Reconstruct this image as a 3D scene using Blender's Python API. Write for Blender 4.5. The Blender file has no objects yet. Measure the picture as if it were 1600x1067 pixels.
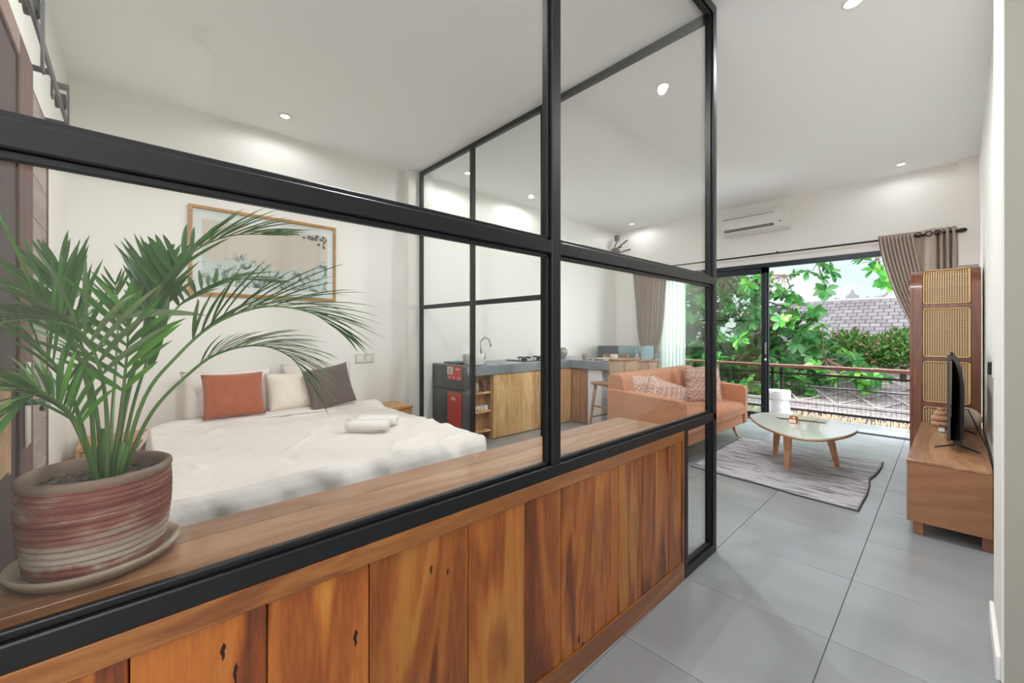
import bpy, bmesh, math, random
from mathutils import Vector, Matrix, noise
PI = math.pi
sc = bpy.context.scene
col = sc.collection
R = random.Random(7)

# ------------------------------------------------------------------ camera
cam_d = bpy.data.cameras.new('camera'); cam = bpy.data.objects.new('camera', cam_d); col.objects.link(cam)
cam.location = (0, 0, 1.27); cam.rotation_euler = (PI/2, 0, 0.824974)
cam_d.sensor_width = 36; cam_d.lens = 644.33/1600*36; cam_d.shift_y = -0.009
cam_d.clip_start = 0.02; cam_d.clip_end = 200
sc.camera = cam

# ------------------------------------------------------------------ world, sun, exposure
def hexc(h):
    h = h.lstrip('#'); v = [int(h[i:i+2], 16)/255 for i in (0, 2, 4)]
    return tuple(c/12.92 if c <= .04045 else ((c+.055)/1.055)**2.4 for c in v) + (1,)
w = bpy.data.worlds.new('sky'); sc.world = w; w.use_nodes = True
nt = w.node_tree; N = nt.nodes; L = nt.links; N.clear()
wo = N.new('ShaderNodeOutputWorld'); bg = N.new('ShaderNodeBackground'); tc = N.new('ShaderNodeTexCoord')
mp = N.new('ShaderNodeMapping'); mp.inputs['Scale'].default_value = (1, 1, 2.2)
nz = N.new('ShaderNodeTexNoise'); nz.inputs['Scale'].default_value = 3.2; nz.inputs['Detail'].default_value = 8
rp = N.new('ShaderNodeValToRGB'); rp.color_ramp.elements[0].position = .42; rp.color_ramp.elements[1].position = .62
rp.color_ramp.elements[0].color = hexc('#d3e2f2'); rp.color_ramp.elements[1].color = hexc('#f2f5f8')
L.new(tc.outputs['Generated'], mp.inputs[0]); L.new(mp.outputs[0], nz.inputs['Vector']); L.new(nz.outputs[0], rp.inputs[0])
L.new(rp.outputs[0], bg.inputs[0]); bg.inputs[1].default_value = 1.3; L.new(bg.outputs[0], wo.inputs[0])

def light(name, kind, loc, rot, energy, color=(1, 1, 1), size=1, size_y=None, **k):
    d = bpy.data.lights.new(name, kind); d.energy = energy; d.color = color
    if kind == 'AREA':
        d.shape = 'RECTANGLE'; d.size = size; d.size_y = size_y or size
    if kind == 'SUN': d.angle = size
    for a, b in k.items(): setattr(d, a, b)
    o = bpy.data.objects.new(name, d); o.location = loc; o.rotation_euler = rot; col.objects.link(o); return o
light('sun', 'SUN', (0, 0, 20), (math.radians(38), 0, math.radians(25)), 3.4, (1, .95, .86), math.radians(3))
# added fill lamp for daylight through the balcony opening (hangs unseen under the eave)
light('balcony_fill_lamp', 'AREA', (-1.9, 7.15, 2.9), (math.radians(-35), 0, 0), 230, (.88, .94, 1), 3.4, .4)
# added fill lamps outside, out of view either side of the balcony opening
light('balcony_side_fill_lamp', 'AREA', (-4.5, 7.9, 1.75), (math.radians(98), 0, math.radians(180+38)), 300, (.92, .96, 1), 1.5, 2.2)
light('balcony_side_fill_lamp', 'AREA', (.95, 7.7, 1.75), (math.radians(98), 0, math.radians(180-38)), 300, (.92, .96, 1), 1.5, 2.2)
# added unseen fill lamp behind the camera, brightening passage and ceiling
light('back_fill_lamp', 'AREA', (0.0, -1.50, 1.75), (math.radians(100), 0, 0), 34, (.92, .97, 1), 1.5, 2.0)
sc.view_settings.view_transform = 'Standard'; sc.view_settings.look = 'None'
sc.view_settings.exposure = 0.0; sc.view_settings.gamma = 1; sc.view_settings.use_curve_mapping = False
cy = sc.cycles
cy.use_denoising = True; cy.max_bounces = 14; cy.diffuse_bounces = 8; cy.glossy_bounces = 4; cy.transmission_bounces = 6
cy.transparent_max_bounces = 24; cy.sample_clamp_indirect = 6; cy.caustics_reflective = False; cy.caustics_refractive = False

# ------------------------------------------------------------------ materials
class Mat:
    def __init__(s, name):
        s.m = bpy.data.materials.new(name); s.m.use_nodes = True; s.t = s.m.node_tree
        s.b = s.t.nodes['Principled BSDF']; s.o = s.t.nodes['Material Output']
    def n(s, t, **k):
        x = s.t.nodes.new(t)
        for a, v in k.items():
            if a.startswith('_'): setattr(x, a[1:], v)
            else: x.inputs[a.replace('__', ' ')].default_value = v
        return x
    def l(s, a, b): s.t.links.new(a, b)
    def coord(s, scale=(1, 1, 1), rnd=True, rot=(0, 0, 0), kind='Object'):
        c = s.n('ShaderNodeTexCoord'); m = s.n('ShaderNodeMapping'); m.inputs['Scale'].default_value = scale
        m.inputs['Rotation'].default_value = rot
        if rnd:
            oi = s.n('ShaderNodeObjectInfo'); mu = s.n('ShaderNodeVectorMath', _operation='MULTIPLY_ADD')
            cb = s.n('ShaderNodeCombineXYZ')
            for i in range(3): s.l(oi.outputs['Random'], cb.inputs[i])
            s.l(cb.outputs[0], mu.inputs[0]); mu.inputs[1].default_value = (37, 53, 71); s.l(c.outputs[kind], mu.inputs[2])
            s.l(mu.outputs[0], m.inputs[0]); s.oi = oi
        else: s.l(c.outputs[kind], m.inputs[0])
        return m.outputs[0]
    def noise(s, vec, scale, detail=4, rough=.5, dist=0):
        x = s.n('ShaderNodeTexNoise', Scale=scale, Detail=detail, Roughness=rough, Distortion=dist); s.l(vec, x.inputs['Vector']); return x.outputs[0]
    def ramp(s, fac, stops, interp='LINEAR'):
        r = s.n('ShaderNodeValToRGB'); e = r.color_ramp.elements; r.color_ramp.interpolation = interp
        while len(e) < len(stops): e.new(.5)
        for i, (p, c) in enumerate(stops): e[i].position = p; e[i].color = hexc(c) if isinstance(c, str) else c
        s.l(fac, r.inputs[0]); return r.outputs[0]
    def mix(s, fac, a, b, mode='MIX'):
        x = s.n('ShaderNodeMix', _data_type='RGBA', _blend_type=mode)
        for inp, v in ((0, fac), (6, a), (7, b)):
            if hasattr(v, 'links'): s.l(v, x.inputs[inp])
            else: x.inputs[inp].default_value = v
        return x.outputs[2]
    def math(s, op, a, b=0, c=0):
        x = s.n('ShaderNodeMath', _operation=op)
        for i, v in enumerate((a, b, c)):
            if hasattr(v, 'links'): s.l(v, x.inputs[i])
            else: x.inputs[i].default_value = v
        return x.outputs[0]
    def bump(s, h, strength=.2, dist=.01):
        x = s.n('ShaderNodeBump', Strength=strength, Distance=dist); s.l(h, x.inputs['Height']); s.l(x.outputs[0], s.b.inputs['Normal'])
    def base(s, c): s.l(c, s.b.inputs['Base Color'])
    def set(s, **k):
        for a, v in k.items(): s.b.inputs[a.replace('__', ' ')].default_value = v
        return s

def plain(name, c, rough=.5, metal=0, bump=0, bscale=80, **k):
    M = Mat(name); M.set(Base__Color=hexc(c), Roughness=rough, Metallic=metal, **k)
    if bump:
        v = M.coord(rnd=False); h = M.noise(v, bscale, 3); M.bump(h, bump, .004)
    return M.m
def wood(name, cols, grain='z', rough=.38, sc_=1.0, var=.35, knots=False, coat=0.0, sheen=.5):
    M = Mat(name); st = {'x': (.12, 1, 1), 'y': (1, .12, 1), 'z': (1, 1, .12)}[grain]
    v = M.coord(tuple(a*sc_ for a in st))
    big = M.noise(v, 3.2, 3, .55, 1.2)
    if knots:
        vk = M.coord((1, 1, .42)); wr = M.n('ShaderNodeTexNoise', Scale=7, Detail=3); M.l(vk, wr.inputs['Vector'])
        ad = M.n('ShaderNodeVectorMath', _operation='MULTIPLY_ADD'); M.l(wr.outputs[1], ad.inputs[0]); ad.inputs[1].default_value = (.10, .10, .10); M.l(vk, ad.inputs[2])
        vo = M.n('ShaderNodeTexVoronoi', Scale=3.0); M.l(ad.outputs[0], vo.inputs['Vector']); kd = vo.outputs['Distance']
        big = M.math('ADD', big, M.math('MULTIPLY', M.math('POWER', 2.718, M.math('MULTIPLY', kd, -5.5)), .28))
    rings = M.math('SINE', M.math('MULTIPLY', big, 42))
    rings = M.math('MULTIPLY_ADD', rings, .5, .5)
    fib = M.noise(v, 90, 3, .6, .3)
    f = M.math('ADD', M.math('MULTIPLY', big, .62), M.math('MULTIPLY', rings, .13))
    f = M.math('ADD', f, M.math('MULTIPLY', fib, .18))
    n = len(cols); c = M.ramp(f, [(.28+.36*i/(n-1), cc) for i, cc in enumerate(cols)])
    hv = M.n('ShaderNodeHueSaturation'); M.l(c, hv.inputs['Color'])
    M.l(M.math('MULTIPLY_ADD', M.oi.outputs['Random'], var, 1-var*.5), hv.inputs['Value']); c = hv.outputs[0]
    if knots:
        k = M.ramp(kd, [(.03, (1, 1, 1, 1)), (.10, (.45, .45, .45, 1)), (.20, (0, 0, 0, 1))])
        c = M.mix(M.math('MULTIPLY', k, .85), c, hexc('#2a1208'))
        sw = M.ramp(M.noise(M.coord((1, 1, .25)), 2.2, 2, .5, 1.0), [(.58, (0, 0, 0, 1)), (.66, (1, 1, 1, 1))])
        c = M.mix(M.math('MULTIPLY', sw, .45), c, hexc('#c48038'))
    M.base(c); M.set(Roughness=rough, Coat__Weight=coat, Coat__Roughness=.15)
    M.bump(fib, .08, .004)
    return M.m
def fabric(name, c, c2=None, rough=.9, scale=350, bump=.25, wr=0.0):
    M = Mat(name); v = M.coord(rnd=False)
    n = M.noise(v, scale, 2); big = M.noise(v, 5, 4)
    M.base(M.mix(M.math('MULTIPLY_ADD', big, .6, M.math('MULTIPLY', n, .4)), hexc(c), hexc(c2 or c)))
    h = M.math('ADD', M.math('MULTIPLY', n, .15), M.math('MULTIPLY', M.noise(v, 7, 4, .55, .8), wr))
    M.bump(h, bump, .02); M.set(Roughness=rough, Sheen__Weight=.15)
    return M.m

m_wall = plain('white_wall_paint', '#efece7', .65, bump=.04, bscale=40)
m_ceil = plain('ceiling_paint', '#f6f6f5', .7)
m_greyside = plain('grey_side_wall', '#aaa69b', .7)  # one even grey, darker than the other walls
m_skirt = plain('white_trim', '#f0efec', .45)
m_steel = plain('black_powder_coated_steel', '#1b1b1d', .38, .3)
m_black = plain('matte_black', '#141517', .45)
m_slate = plain('slate_blue_panel', '#4a545b', .5)
m_whiteplastic = plain('white_plastic', '#e4e2dd', .35)
m_chrome = plain('chrome', '#b9bcbd', .12, 1)
m_darkmetal = plain('dark_metal', '#38322f', .4, .7)
m_grout = plain('grout', '#53555a', .8)
def glass(name, tint='#f4faf8', f0=.045, gl=1.0):
    M = Mat(name); g = M.n('ShaderNodeNewGeometry'); d = M.n('ShaderNodeVectorMath', _operation='DOT_PRODUCT')
    M.l(g.outputs['Incoming'], d.inputs[0]); M.l(g.outputs['Normal'], d.inputs[1])
    a = M.math('ABSOLUTE', d.outputs['Value']); p = M.math('POWER', M.math('SUBTRACT', 1, a), 5)
    f = M.math('MULTIPLY', M.math('MULTIPLY_ADD', p, 1-f0, f0), gl)
    tr = M.n('ShaderNodeBsdfTransparent'); tr.inputs[0].default_value = hexc(tint)
    go = M.n('ShaderNodeBsdfGlossy'); go.inputs['Roughness'].default_value = 0.0
    mx = M.n('ShaderNodeMixShader'); M.l(f, mx.inputs[0]); M.l(tr.outputs[0], mx.inputs[1]); M.l(go.outputs[0], mx.inputs[2])
    M.l(mx.outputs[0], M.o.inputs[0]); return M.m
m_glass = glass('clear_partition_glass', '#fefffe', .026)
m_wglass = glass('window_glass', '#f5faf7', .04)
TEAK = ['#5a2709', '#8f4a17', '#b3662a', '#c98545']
m_teak = wood('orange_teak_planks', ['#421c08', '#823f14', '#ab6122', '#c08035'], 'z', .34, 1.15, .32, True, .2)
m_teak_y = wood('teak_rail', ['#6d3a18', '#8c5326', '#9e6431', '#ad7642'], 'y', .3, 1.8, .12, coat=.3)
m_ledge = wood('teak_ledge', ['#6e472b', '#8b6040', '#9c7150', '#ac8460'], 'y', .32, 1.3, .08, coat=.2)
m_console = wood('console_teak', ['#6f4931', '#8a5f42', '#9c7050', '#b48b66'], 'y', .35, 1.2, .08, coat=.1)
m_consolef = wood('console_end_teak', ['#7d5035', '#8f6041', '#9b6c4b', '#ab7c57'], 'x', .4, .8, .06)
m_oak = wood('light_oak', ['#b0835a', '#c79a6c', '#d3aa7c', '#dfbd90'], 'z', .5, 2.5, .12)
m_kit = wood('pale_kitchen_wood', ['#b5814c', '#cf9c63', '#ddb078', '#eac893'], 'z', .45, 2.2, .22)
m_kit2 = wood('brown_kitchen_wood', ['#7d5335', '#9a6b48', '#ab7c57', '#bb8d66'], 'z', .5, 2.2, .12)
m_stand = wood('nightstand_wood', ['#a8713c', '#bd874e', '#c9975d', '#d3a56c'], 'y', .45, 2.5, .1)
m_dark = wood('dark_reddish_door_wood', ['#1c0d09', '#2c1510', '#371b14', '#432219'], 'z', .7, 1.5, .1)
m_brown = wood('walnut_brown', ['#5a3222', '#6e3f2b', '#7b4a33', '#8a5840'], 'z', .35, 2, .08, coat=.2)
m_barn = wood('grey_brown_door_planks', ['#7b6f67', '#8a7d74', '#96897f', '#a2968b'], 'x', .5, 2, .12)
m_rail = wood('brown_handrail', ['#4c2a22', '#633a2f', '#75493c', '#845848'], 'x', .5, 2, .1)
m_frame = wood('oak_picture_frame', ['#94632f', '#a87538', '#b58345', '#c09052'], 'y', .45, 3, .1)
m_linen = fabric('off_white_linen', '#e2d9d3', '#ebe4df', wr=.9, bump=.3)
m_linen2 = fabric('ivory_pillow_linen', '#e6dccb', '#efe6d8', wr=.8, bump=.3)
m_white = fabric('white_towel', '#efebe6', '#f7f4f0', scale=500, bump=.6, wr=.2)
m_terra = fabric('terracotta_linen', '#a45739', '#b06544', wr=.4)
m_grey = fabric('brown_grey_velvet', '#62544f', '#75665f', wr=.5)
m_sofa = fabric('salmon_orange_upholstery', '#b27553', '#c58b68', wr=.25, bump=.15)
m_piping = plain('pale_seam', '#d8a084', .8)
m_taupe = fabric('taupe_curtain', '#a8968a', '#b8a79b', wr=.15)
m_sheer_M = Mat('white_sheer'); 
_t = m_sheer_M.n('ShaderNodeBsdfTranslucent'); _t.inputs[0].default_value = hexc('#f2f5f2'); _d = m_sheer_M.n('ShaderNodeBsdfDiffuse'); _d.inputs[0].default_value = hexc('#f2f5f2')
_p = m_sheer_M.n('ShaderNodeBsdfTransparent'); _m1 = m_sheer_M.n('ShaderNodeMixShader'); _m1.inputs[0].default_value = .72; m_sheer_M.l(_t.outputs[0], _m1.inputs[1]); m_sheer_M.l(_d.outputs[0], _m1.inputs[2])
_m2 = m_sheer_M.n('ShaderNodeMixShader'); _m2.inputs[0].default_value = .12; m_sheer_M.l(_m1.outputs[0], _m2.inputs[1]); m_sheer_M.l(_p.outputs[0], _m2.inputs[2]); m_sheer_M.l(_m2.outputs[0], m_sheer_M.o.inputs[0]); m_sheer = m_sheer_M.m

def mk_tile():
    M = Mat('grey_concrete_tile'); v = M.coord((1, 2.2, 1)); n = M.noise(v, 1.3, 5, .45, .2); n2 = M.noise(v, 40, 3)
    M.base(M.ramp(M.math('ADD', M.math('MULTIPLY', n, .85), M.math('MULTIPLY', n2, .15)), [(.25, '#8b8d90'), (.5, '#95989b'), (.75, '#a0a3a6')]))
    M.l(M.ramp(n, [(.3, (.20, .20, .20, 1)), (.7, (.27, .27, .27, 1))]), M.b.inputs['Roughness']); M.bump(n2, .03, .003); return M.m
m_tile = mk_tile()
def mk_slab():
    M = Mat('polished_grey_concrete'); v = M.coord(rnd=False); n = M.noise(v, 4, 7, .6, .5)
    M.base(M.ramp(n, [(.3, '#6f767c'), (.7, '#8b9299')])); M.set(Roughness=.3); return M.m
m_slab = mk_slab()
def mk_pot():
    M = Mat('weathered_red_clay'); v = M.coord((1, 1, 7), False); v1 = M.coord((1, 1, 1), False)
    n = M.noise(v, 5, 6, .6, .6); n2 = M.noise(v1, 9, 5, .6, 1)
    sep = M.n('ShaderNodeSeparateXYZ'); M.l(v1, sep.inputs[0])
    f = M.math('ADD', M.math('MULTIPLY', n, .7), M.math('MULTIPLY', n2, .3))
    band = M.math('SUBTRACT', .028, M.math('ABSOLUTE', M.math('SUBTRACT', M.math('ADD', sep.outputs[2], M.math('MULTIPLY', n2, .05)), .862)))
    f = M.math('ADD', f, M.math('MULTIPLY', M.math('MAXIMUM', band, 0), 9))
    M.base(M.ramp(f, [(.40, '#7c4038'), (.50, '#8f5248'), (.56, '#a0776b'), (.66, '#b7a79b')])); M.set(Roughness=.8); M.bump(n, .3, .004); return M.m
m_pot = mk_pot()
m_potrim = plain('dusty_clay_rim', '#8b7465', .85, bump=.3, bscale=60)
m_saucer = plain('dusty_clay_saucer', '#a3917f', .85, bump=.2, bscale=60)
def mk_soil():
    M = Mat('dry_soil'); v = M.coord(rnd=False); n = M.noise(v, 90, 5, .7); M.base(M.ramp(n, [(.35, '#2e261f'), (.55, '#6b5c4d'), (.7, '#a5937e')])); M.set(Roughness=1); M.bump(n, 1, .01); return M.m
m_soil = mk_soil()
def leafmat(name, cols, rough=.35, trans=.25):
    M = Mat(name); v = M.coord((1, 1, 1)); n = M.noise(v, 14, 3)
    f = M.math('ADD', M.math('MULTIPLY', n, .5), M.math('MULTIPLY', M.oi.outputs['Random'], .5))
    c = M.ramp(f, [(.15+.7*i/(len(cols)-1), x) for i, x in enumerate(cols)]); M.base(c); M.set(Roughness=rough)
    t = M.n('ShaderNodeBsdfTranslucent'); M.l(M.mix(.5, c, hexc('#8fb548')), t.inputs[0])
    mx = M.n('ShaderNodeMixShader'); mx.inputs[0].default_value = trans; M.l(M.b.outputs[0], mx.inputs[1]); M.l(t.outputs[0], mx.inputs[2]); M.l(mx.outputs[0], M.o.inputs[0]); return M.m
m_palm = leafmat('palm_green', ['#1a4418', '#285c20', '#3c6f2c', '#578540'], .35, .18)
m_palm3 = leafmat('palm_bright_green', ['#27601c', '#3b8024', '#559a30', '#79b044'], .35, .22)
m_palm2 = leafmat('palm_grey_green', ['#3c5230', '#566742', '#707d56'], .35, .15)
m_stem = leafmat('palm_stem', ['#3f6a2a', '#5d8a3c', '#7d9650'], .4, .1)
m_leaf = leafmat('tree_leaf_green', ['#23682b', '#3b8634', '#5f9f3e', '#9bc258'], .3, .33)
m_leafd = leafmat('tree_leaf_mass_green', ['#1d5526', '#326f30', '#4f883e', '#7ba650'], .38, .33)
m_bush = leafmat('bush_leaf_green', ['#2c5a2c', '#4c7a3e', '#77985a', '#9aa887'], .5, .3)
m_bark = plain('brown_bark', '#6b5a4a', .9, bump=.4, bscale=20)
m_flower = plain('red_flower', '#b8706a', .7)

# ------------------------------------------------------------------ mesh helpers
class MB:
    def __init__(s): s.bm = bmesh.new()
    def box(s, a, b, bevel=0, seg=1, M=None):
        a = Vector(a); b = Vector(b); lo = Vector(map(min, a, b)); hi = Vector(map(max, a, b)); t = bmesh.new()
        bmesh.ops.create_cube(t, size=1)
        for v in t.verts: v.co = Vector(((lo[i]+hi[i])/2+v.co[i]*(hi[i]-lo[i]) for i in range(3)))
        if bevel: bmesh.ops.bevel(t, geom=t.edges[:]+t.verts[:], offset=min(bevel, min(hi-lo)*.49), segments=seg, affect='EDGES', profile=.5)
        return s.add(t, M)
    def add(s, t, M=None):
        if M: bmesh.ops.transform(t, matrix=M, verts=t.verts)
        me = bpy.data.meshes.new('tmp'); t.to_mesh(me); t.free(); s.bm.from_mesh(me); bpy.data.meshes.remove(me); return s
    def tube(s, pts, r, seg=8, cap=True):
        pts = [Vector(p) for p in pts]; rs = r if isinstance(r, (list, tuple)) else [r]*len(pts); rings = []
        up = Vector((0, 0, 1)); prev = None
        for i, p in enumerate(pts):
            t = (pts[min(i+1, len(pts)-1)]-pts[max(i-1, 0)]).normalized()
            if prev is None:
                x = t.cross(up) if abs(t.z) < .95 else t.cross(Vector((1, 0, 0)))
            else: x = prev-t*prev.dot(t)
            x.normalize(); prev = x; y = t.cross(x)
            rings.append([s.bm.verts.new(p+(x*math.cos(2*PI*k/seg)+y*math.sin(2*PI*k/seg))*rs[i]) for k in range(seg)])
        for a, b in zip(rings, rings[1:]):
            for k in range(seg): s.bm.faces.new((a[k], a[(k+1) % seg], b[(k+1) % seg], b[k]))
        if cap:
            s.bm.faces.new(rings[0][::-1]); s.bm.faces.new(rings[-1])
        return s
    def lathe(s, prof, c=(0, 0, 0), seg=32, sx=1, sy=1):
        rings = []
        for r, z in prof:
            if r <= 1e-6: rings.append([s.bm.verts.new((c[0], c[1], c[2]+z))])
            else: rings.append([s.bm.verts.new((c[0]+r*sx*math.cos(2*PI*k/seg), c[1]+r*sy*math.sin(2*PI*k/seg), c[2]+z)) for k in range(seg)])
        for a, b in zip(rings, rings[1:]):
            for k in range(seg):
                q = [a[k % len(a)], a[(k+1) % len(a)], b[(k+1) % len(b)], b[k % len(b)]]; q = list(dict.fromkeys(q))
                if len(q) > 2: s.bm.faces.new(q)
        return s
    def prism(s, poly, z0, z1, bevel=0, axis='z'):
        t = bmesh.new(); n = len(poly)
        def P(p, h): return {'z': (p[0], p[1], h), 'x': (h, p[0], p[1]), 'y': (p[0], h, p[1])}[axis]
        lo = [t.verts.new(P(p, z0)) for p in poly]; hi = [t.verts.new(P(p, z1)) for p in poly]
        for i in range(n): t.faces.new((lo[i], lo[(i+1) % n], hi[(i+1) % n], hi[i]))
        t.faces.new(lo[::-1]); t.faces.new(hi)
        bmesh.ops.recalc_face_normals(t, faces=t.faces)
        if bevel: bmesh.ops.bevel(t, geom=t.edges[:], offset=bevel, segments=1, affect='EDGES')
        return s.add(t)
    def grid(s, f, nu, nv, closeu=False):
        V = [[s.bm.verts.new(f(i/(nu-(0 if closeu else 1)), j/(nv-1))) for j in range(nv)] for i in range(nu)]
        for i in range(nu if closeu else nu-1):
            for j in range(nv-1):
                a, b = V[i], V[(i+1) % nu]; s.bm.faces.new((a[j], b[j], b[j+1], a[j+1]))
        return s
    def leaf(s, base, d, nrm, length, width, droop=0, seg=5, fold=.15, shape=None):
        base = Vector(base); d = Vector(d).normalized(); nrm = Vector(nrm); sd = d.cross(nrm)
        if sd.length < 1e-4: sd = d.cross(Vector((1, 0, 0)))
        sd.normalize(); up = sd.cross(d).normalized(); prev = None; p = base.copy(); dd = d.copy()
        for i in range(seg+1):
            t = i/seg; wd = width*(shape(t) if shape else (math.sin(PI*min(1, t**.7)))**.8+.02)
            l = s.bm.verts.new(p+sd*wd/2+up*wd*fold); c = s.bm.verts.new(p); r = s.bm.verts.new(p-sd*wd/2+up*wd*fold)
            if prev:
                s.bm.faces.new((prev[0], prev[1], c, l)); s.bm.faces.new((prev[1], prev[2], r, c))
            prev = (l, c, r); dd = (dd+Vector((0, 0, -droop/seg))).normalized(); p = p+dd*length/seg
        return s
    def build(s, name, mat, parent=None, smooth=False, kind=None, recalc=True):
        if recalc: bmesh.ops.recalc_face_normals(s.bm, faces=s.bm.faces)
        me = bpy.data.meshes.new(name); s.bm.to_mesh(me); s.bm.free()
        for mm in (mat if isinstance(mat, (list, tuple)) else [mat]): me.materials.append(mm)
        if smooth:
            me.shade_smooth()
            if smooth != 'full':
                try: me.set_sharp_from_angle(angle=math.radians(38))
                except Exception: pass
        o = bpy.data.objects.new(name, me); col.objects.link(o)
        if parent:
            o.parent = parent; o.matrix_parent_inverse = WM[parent.name].inverted() if parent.name in WM else Matrix()
            WM[o.name] = Matrix()
        if kind: o['kind'] = kind
        return o
WM = {}
def thing(name, label, cat, loc=(0, 0, 0), group=None):
    o = bpy.data.objects.new(name, None); col.objects.link(o); o.location = loc; o.empty_display_size = .05
    o['label'] = label; o['category'] = cat
    if group: o['group'] = group
    WM[o.name] = Matrix.Translation(loc); return o
def tag(o, label, cat, group=None):
    o['label'] = label; o['category'] = cat
    if group: o['group'] = group
    return o
def struct(o): o['kind'] = 'structure'; return o
def box(name, a, b, mat, parent=None, bevel=0, smooth=False, seg=1): return MB().box(a, b, bevel, seg).build(name, mat, parent, smooth)
def spline(pts, n):
    P = [Vector(p) for p in pts]; P = [P[0]*2-P[1]]+P+[P[-1]*2-P[-2]]; out = []; m = len(P)-3
    for i in range(n):
        t = i/(n-1)*m; k = min(int(t), m-1); u = t-k; a, b, c, d = P[k:k+4]
        out.append(.5*((2*b)+(-a+c)*u+(2*a-5*b+4*c-d)*u*u+(-a+3*b-3*c+d)*u**3))
    return out
def cushion(mb, c, X, Y, Z, w, h, t, n=14, pinch=.07, sag=0, crease=.004, seed=0):
    # X, Y in-plane unit vectors, Z thickness direction
    c = Vector(c); X = Vector(X).normalized(); Y = Vector(Y).normalized(); Z = Vector(Z).normalized()
    bm = mb.bm; V = {}
    for side in (1, -1):
        for i in range(n+1):
            for j in range(n+1):
                edge = i in (0, n) or j in (0, n)
                if side == -1 and edge: V[side, i, j] = V[1, i, j]; continue
                u = 2*i/n-1; v = 2*j/n-1
                px = u*(1-pinch*(1-v*v))*w/2; py = v*(1-pinch*(1-u*u))*h/2
                th = 0 if edge else t/2*((1-abs(u)**2.6)*(1-abs(v)**2.6))**.55
                th += noise.noise(Vector((u*3+seed, v*3, side)))*crease*4*(0 if edge else 1)
                V[side, i, j] = bm.verts.new(c+X*px+Y*py+Z*(th*side)+Vector((0, 0, -sag*(1-u*u)*(v > 0)*v)))
    for side in (1, -1):
        for i in range(n):
            for j in range(n):
                q = [V[side, i, j], V[side, i+1, j], V[side, i+1, j+1], V[side, i, j+1]]
                bm.faces.new(q if side == 1 else q[::-1])
    return mb

# ================================================================== SETTING
CZ = 3.16; XL = -4.40; YW = 6.75; XR = .15
# floor: grout bed + single tiles (parts)
fl = struct(box('floor', (-4.5, -1.7, -.15), (1.1, 7.36, -.004), m_grout))
WM['floor'] = Matrix()
def floor_tiles():
    s = .594; rot = Matrix.Rotation(math.radians(.8), 4, 'Z'); org = Vector((-.371, 2.715, 0)); meshes = []
    for k in range(1):
        mb = MB(); mb.box((.0015, .0015, -.02), (s-.0015, s-.0015, 0), .0012); bmesh.ops.recalc_face_normals(mb.bm, faces=mb.bm.faces)
        me = bpy.data.meshes.new('floor_tile'); mb.bm.to_mesh(me); mb.bm.free(); me.materials.append(m_tile)
    for i in range(-7, 3):
        for j in range(-8, 8):
            p = org+rot@Vector((i*s, j*s, 0)); x, y = p.x, p.y
            if x < XL-.1 or x > 1.05 or y < -1.7 or y > 7.3: continue
            if x > .25 and y > 2.35: continue
            o = bpy.data.objects.new('tile', me); o.location = (p.x, p.y, 0.0); o.rotation_euler = (0, 0, math.radians(.8))
            o.parent = fl; col.objects.link(o)
floor_tiles()
struct(box('ceiling', (-4.6, -1.8, CZ), (1.3, YW+.2, CZ+.25), m_ceil))
wl = struct(box('wall_left', (XL-.2, -.5, 0), (XL, YW+.2, CZ), m_wall)); WM['wall_left'] = Matrix()
struct(box('trim_1', (XL, 2.36, 0), (-4.32, 2.68, CZ), m_wall))      # shallow column carrying the partition frame
wr = struct(box('wall_right', (XR, 2.77, 0), (XR+.2, YW+.2, CZ), m_wall))
struct(box('wall_pilaster', (.105, 2.3, 0), (.35, 2.77, CZ), m_wall, bevel=.004))
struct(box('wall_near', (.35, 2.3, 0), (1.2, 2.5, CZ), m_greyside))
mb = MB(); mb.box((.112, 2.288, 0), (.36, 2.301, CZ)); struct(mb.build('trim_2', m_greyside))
# window wall with wide opening
OX0, OX1, OZ = -3.62, -.12, 2.27
mb = MB(); mb.box((XL, YW, 0), (OX0, YW+.2, CZ)); mb.box((OX1, YW, 0), (XR, YW+.2, CZ)); mb.box((OX0, YW, OZ), (OX1, YW+.2, CZ))
struct(mb.build('wall_window', m_wall))
struct(box('trim_3', (.0, YW-.1, 2.0), (XR, YW, CZ), m_wall))
struct(box('baseboard_right', (XR-.012, 2.77, 0), (XR, YW, .09), m_skirt, bevel=.003))
struct(box('baseboard_pilaster', (.092, 2.32, 0), (.105, 2.78, .09), m_skirt, bevel=.003))
struct(box('baseboard_left', (XL, -.3, 0), (XL+.012, 2.36, .09), m_skirt, bevel=.003))
# bedroom back wall (with door opening) and corridor behind the camera
YB = -.34
mb = MB(); mb.box((XL-.2, YB-.2, 0), (-2.25, YB, CZ)); mb.box((-1.15, YB-.2, 0), (-.93, YB, CZ)); mb.box((-2.25, YB-.2, 2.12), (-1.15, YB, CZ))
struct(mb.build('wall_back', m_wall))
struct(box('wall_corridor_left', (-1.13, -1.8, 0), (-.93, YB-.2, CZ), m_wall))
mb = MB(); mb.box((-.93, -1.8, 0), (-.75, -1.6, CZ)); mb.box((.75, -1.8, 0), (1.2, -1.6, CZ)); mb.box((-.75, -1.8, 2.75), (.75, -1.6, CZ)); mb.box((-.75, -1.8, 0), (.75, -1.6, .75))
struct(mb.build('wall_corridor_end', m_wall))
struct(box('wall_beyond_door', (-2.6, -1.7, 0), (-1.13, -1.5, CZ), m_wall))
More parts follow.
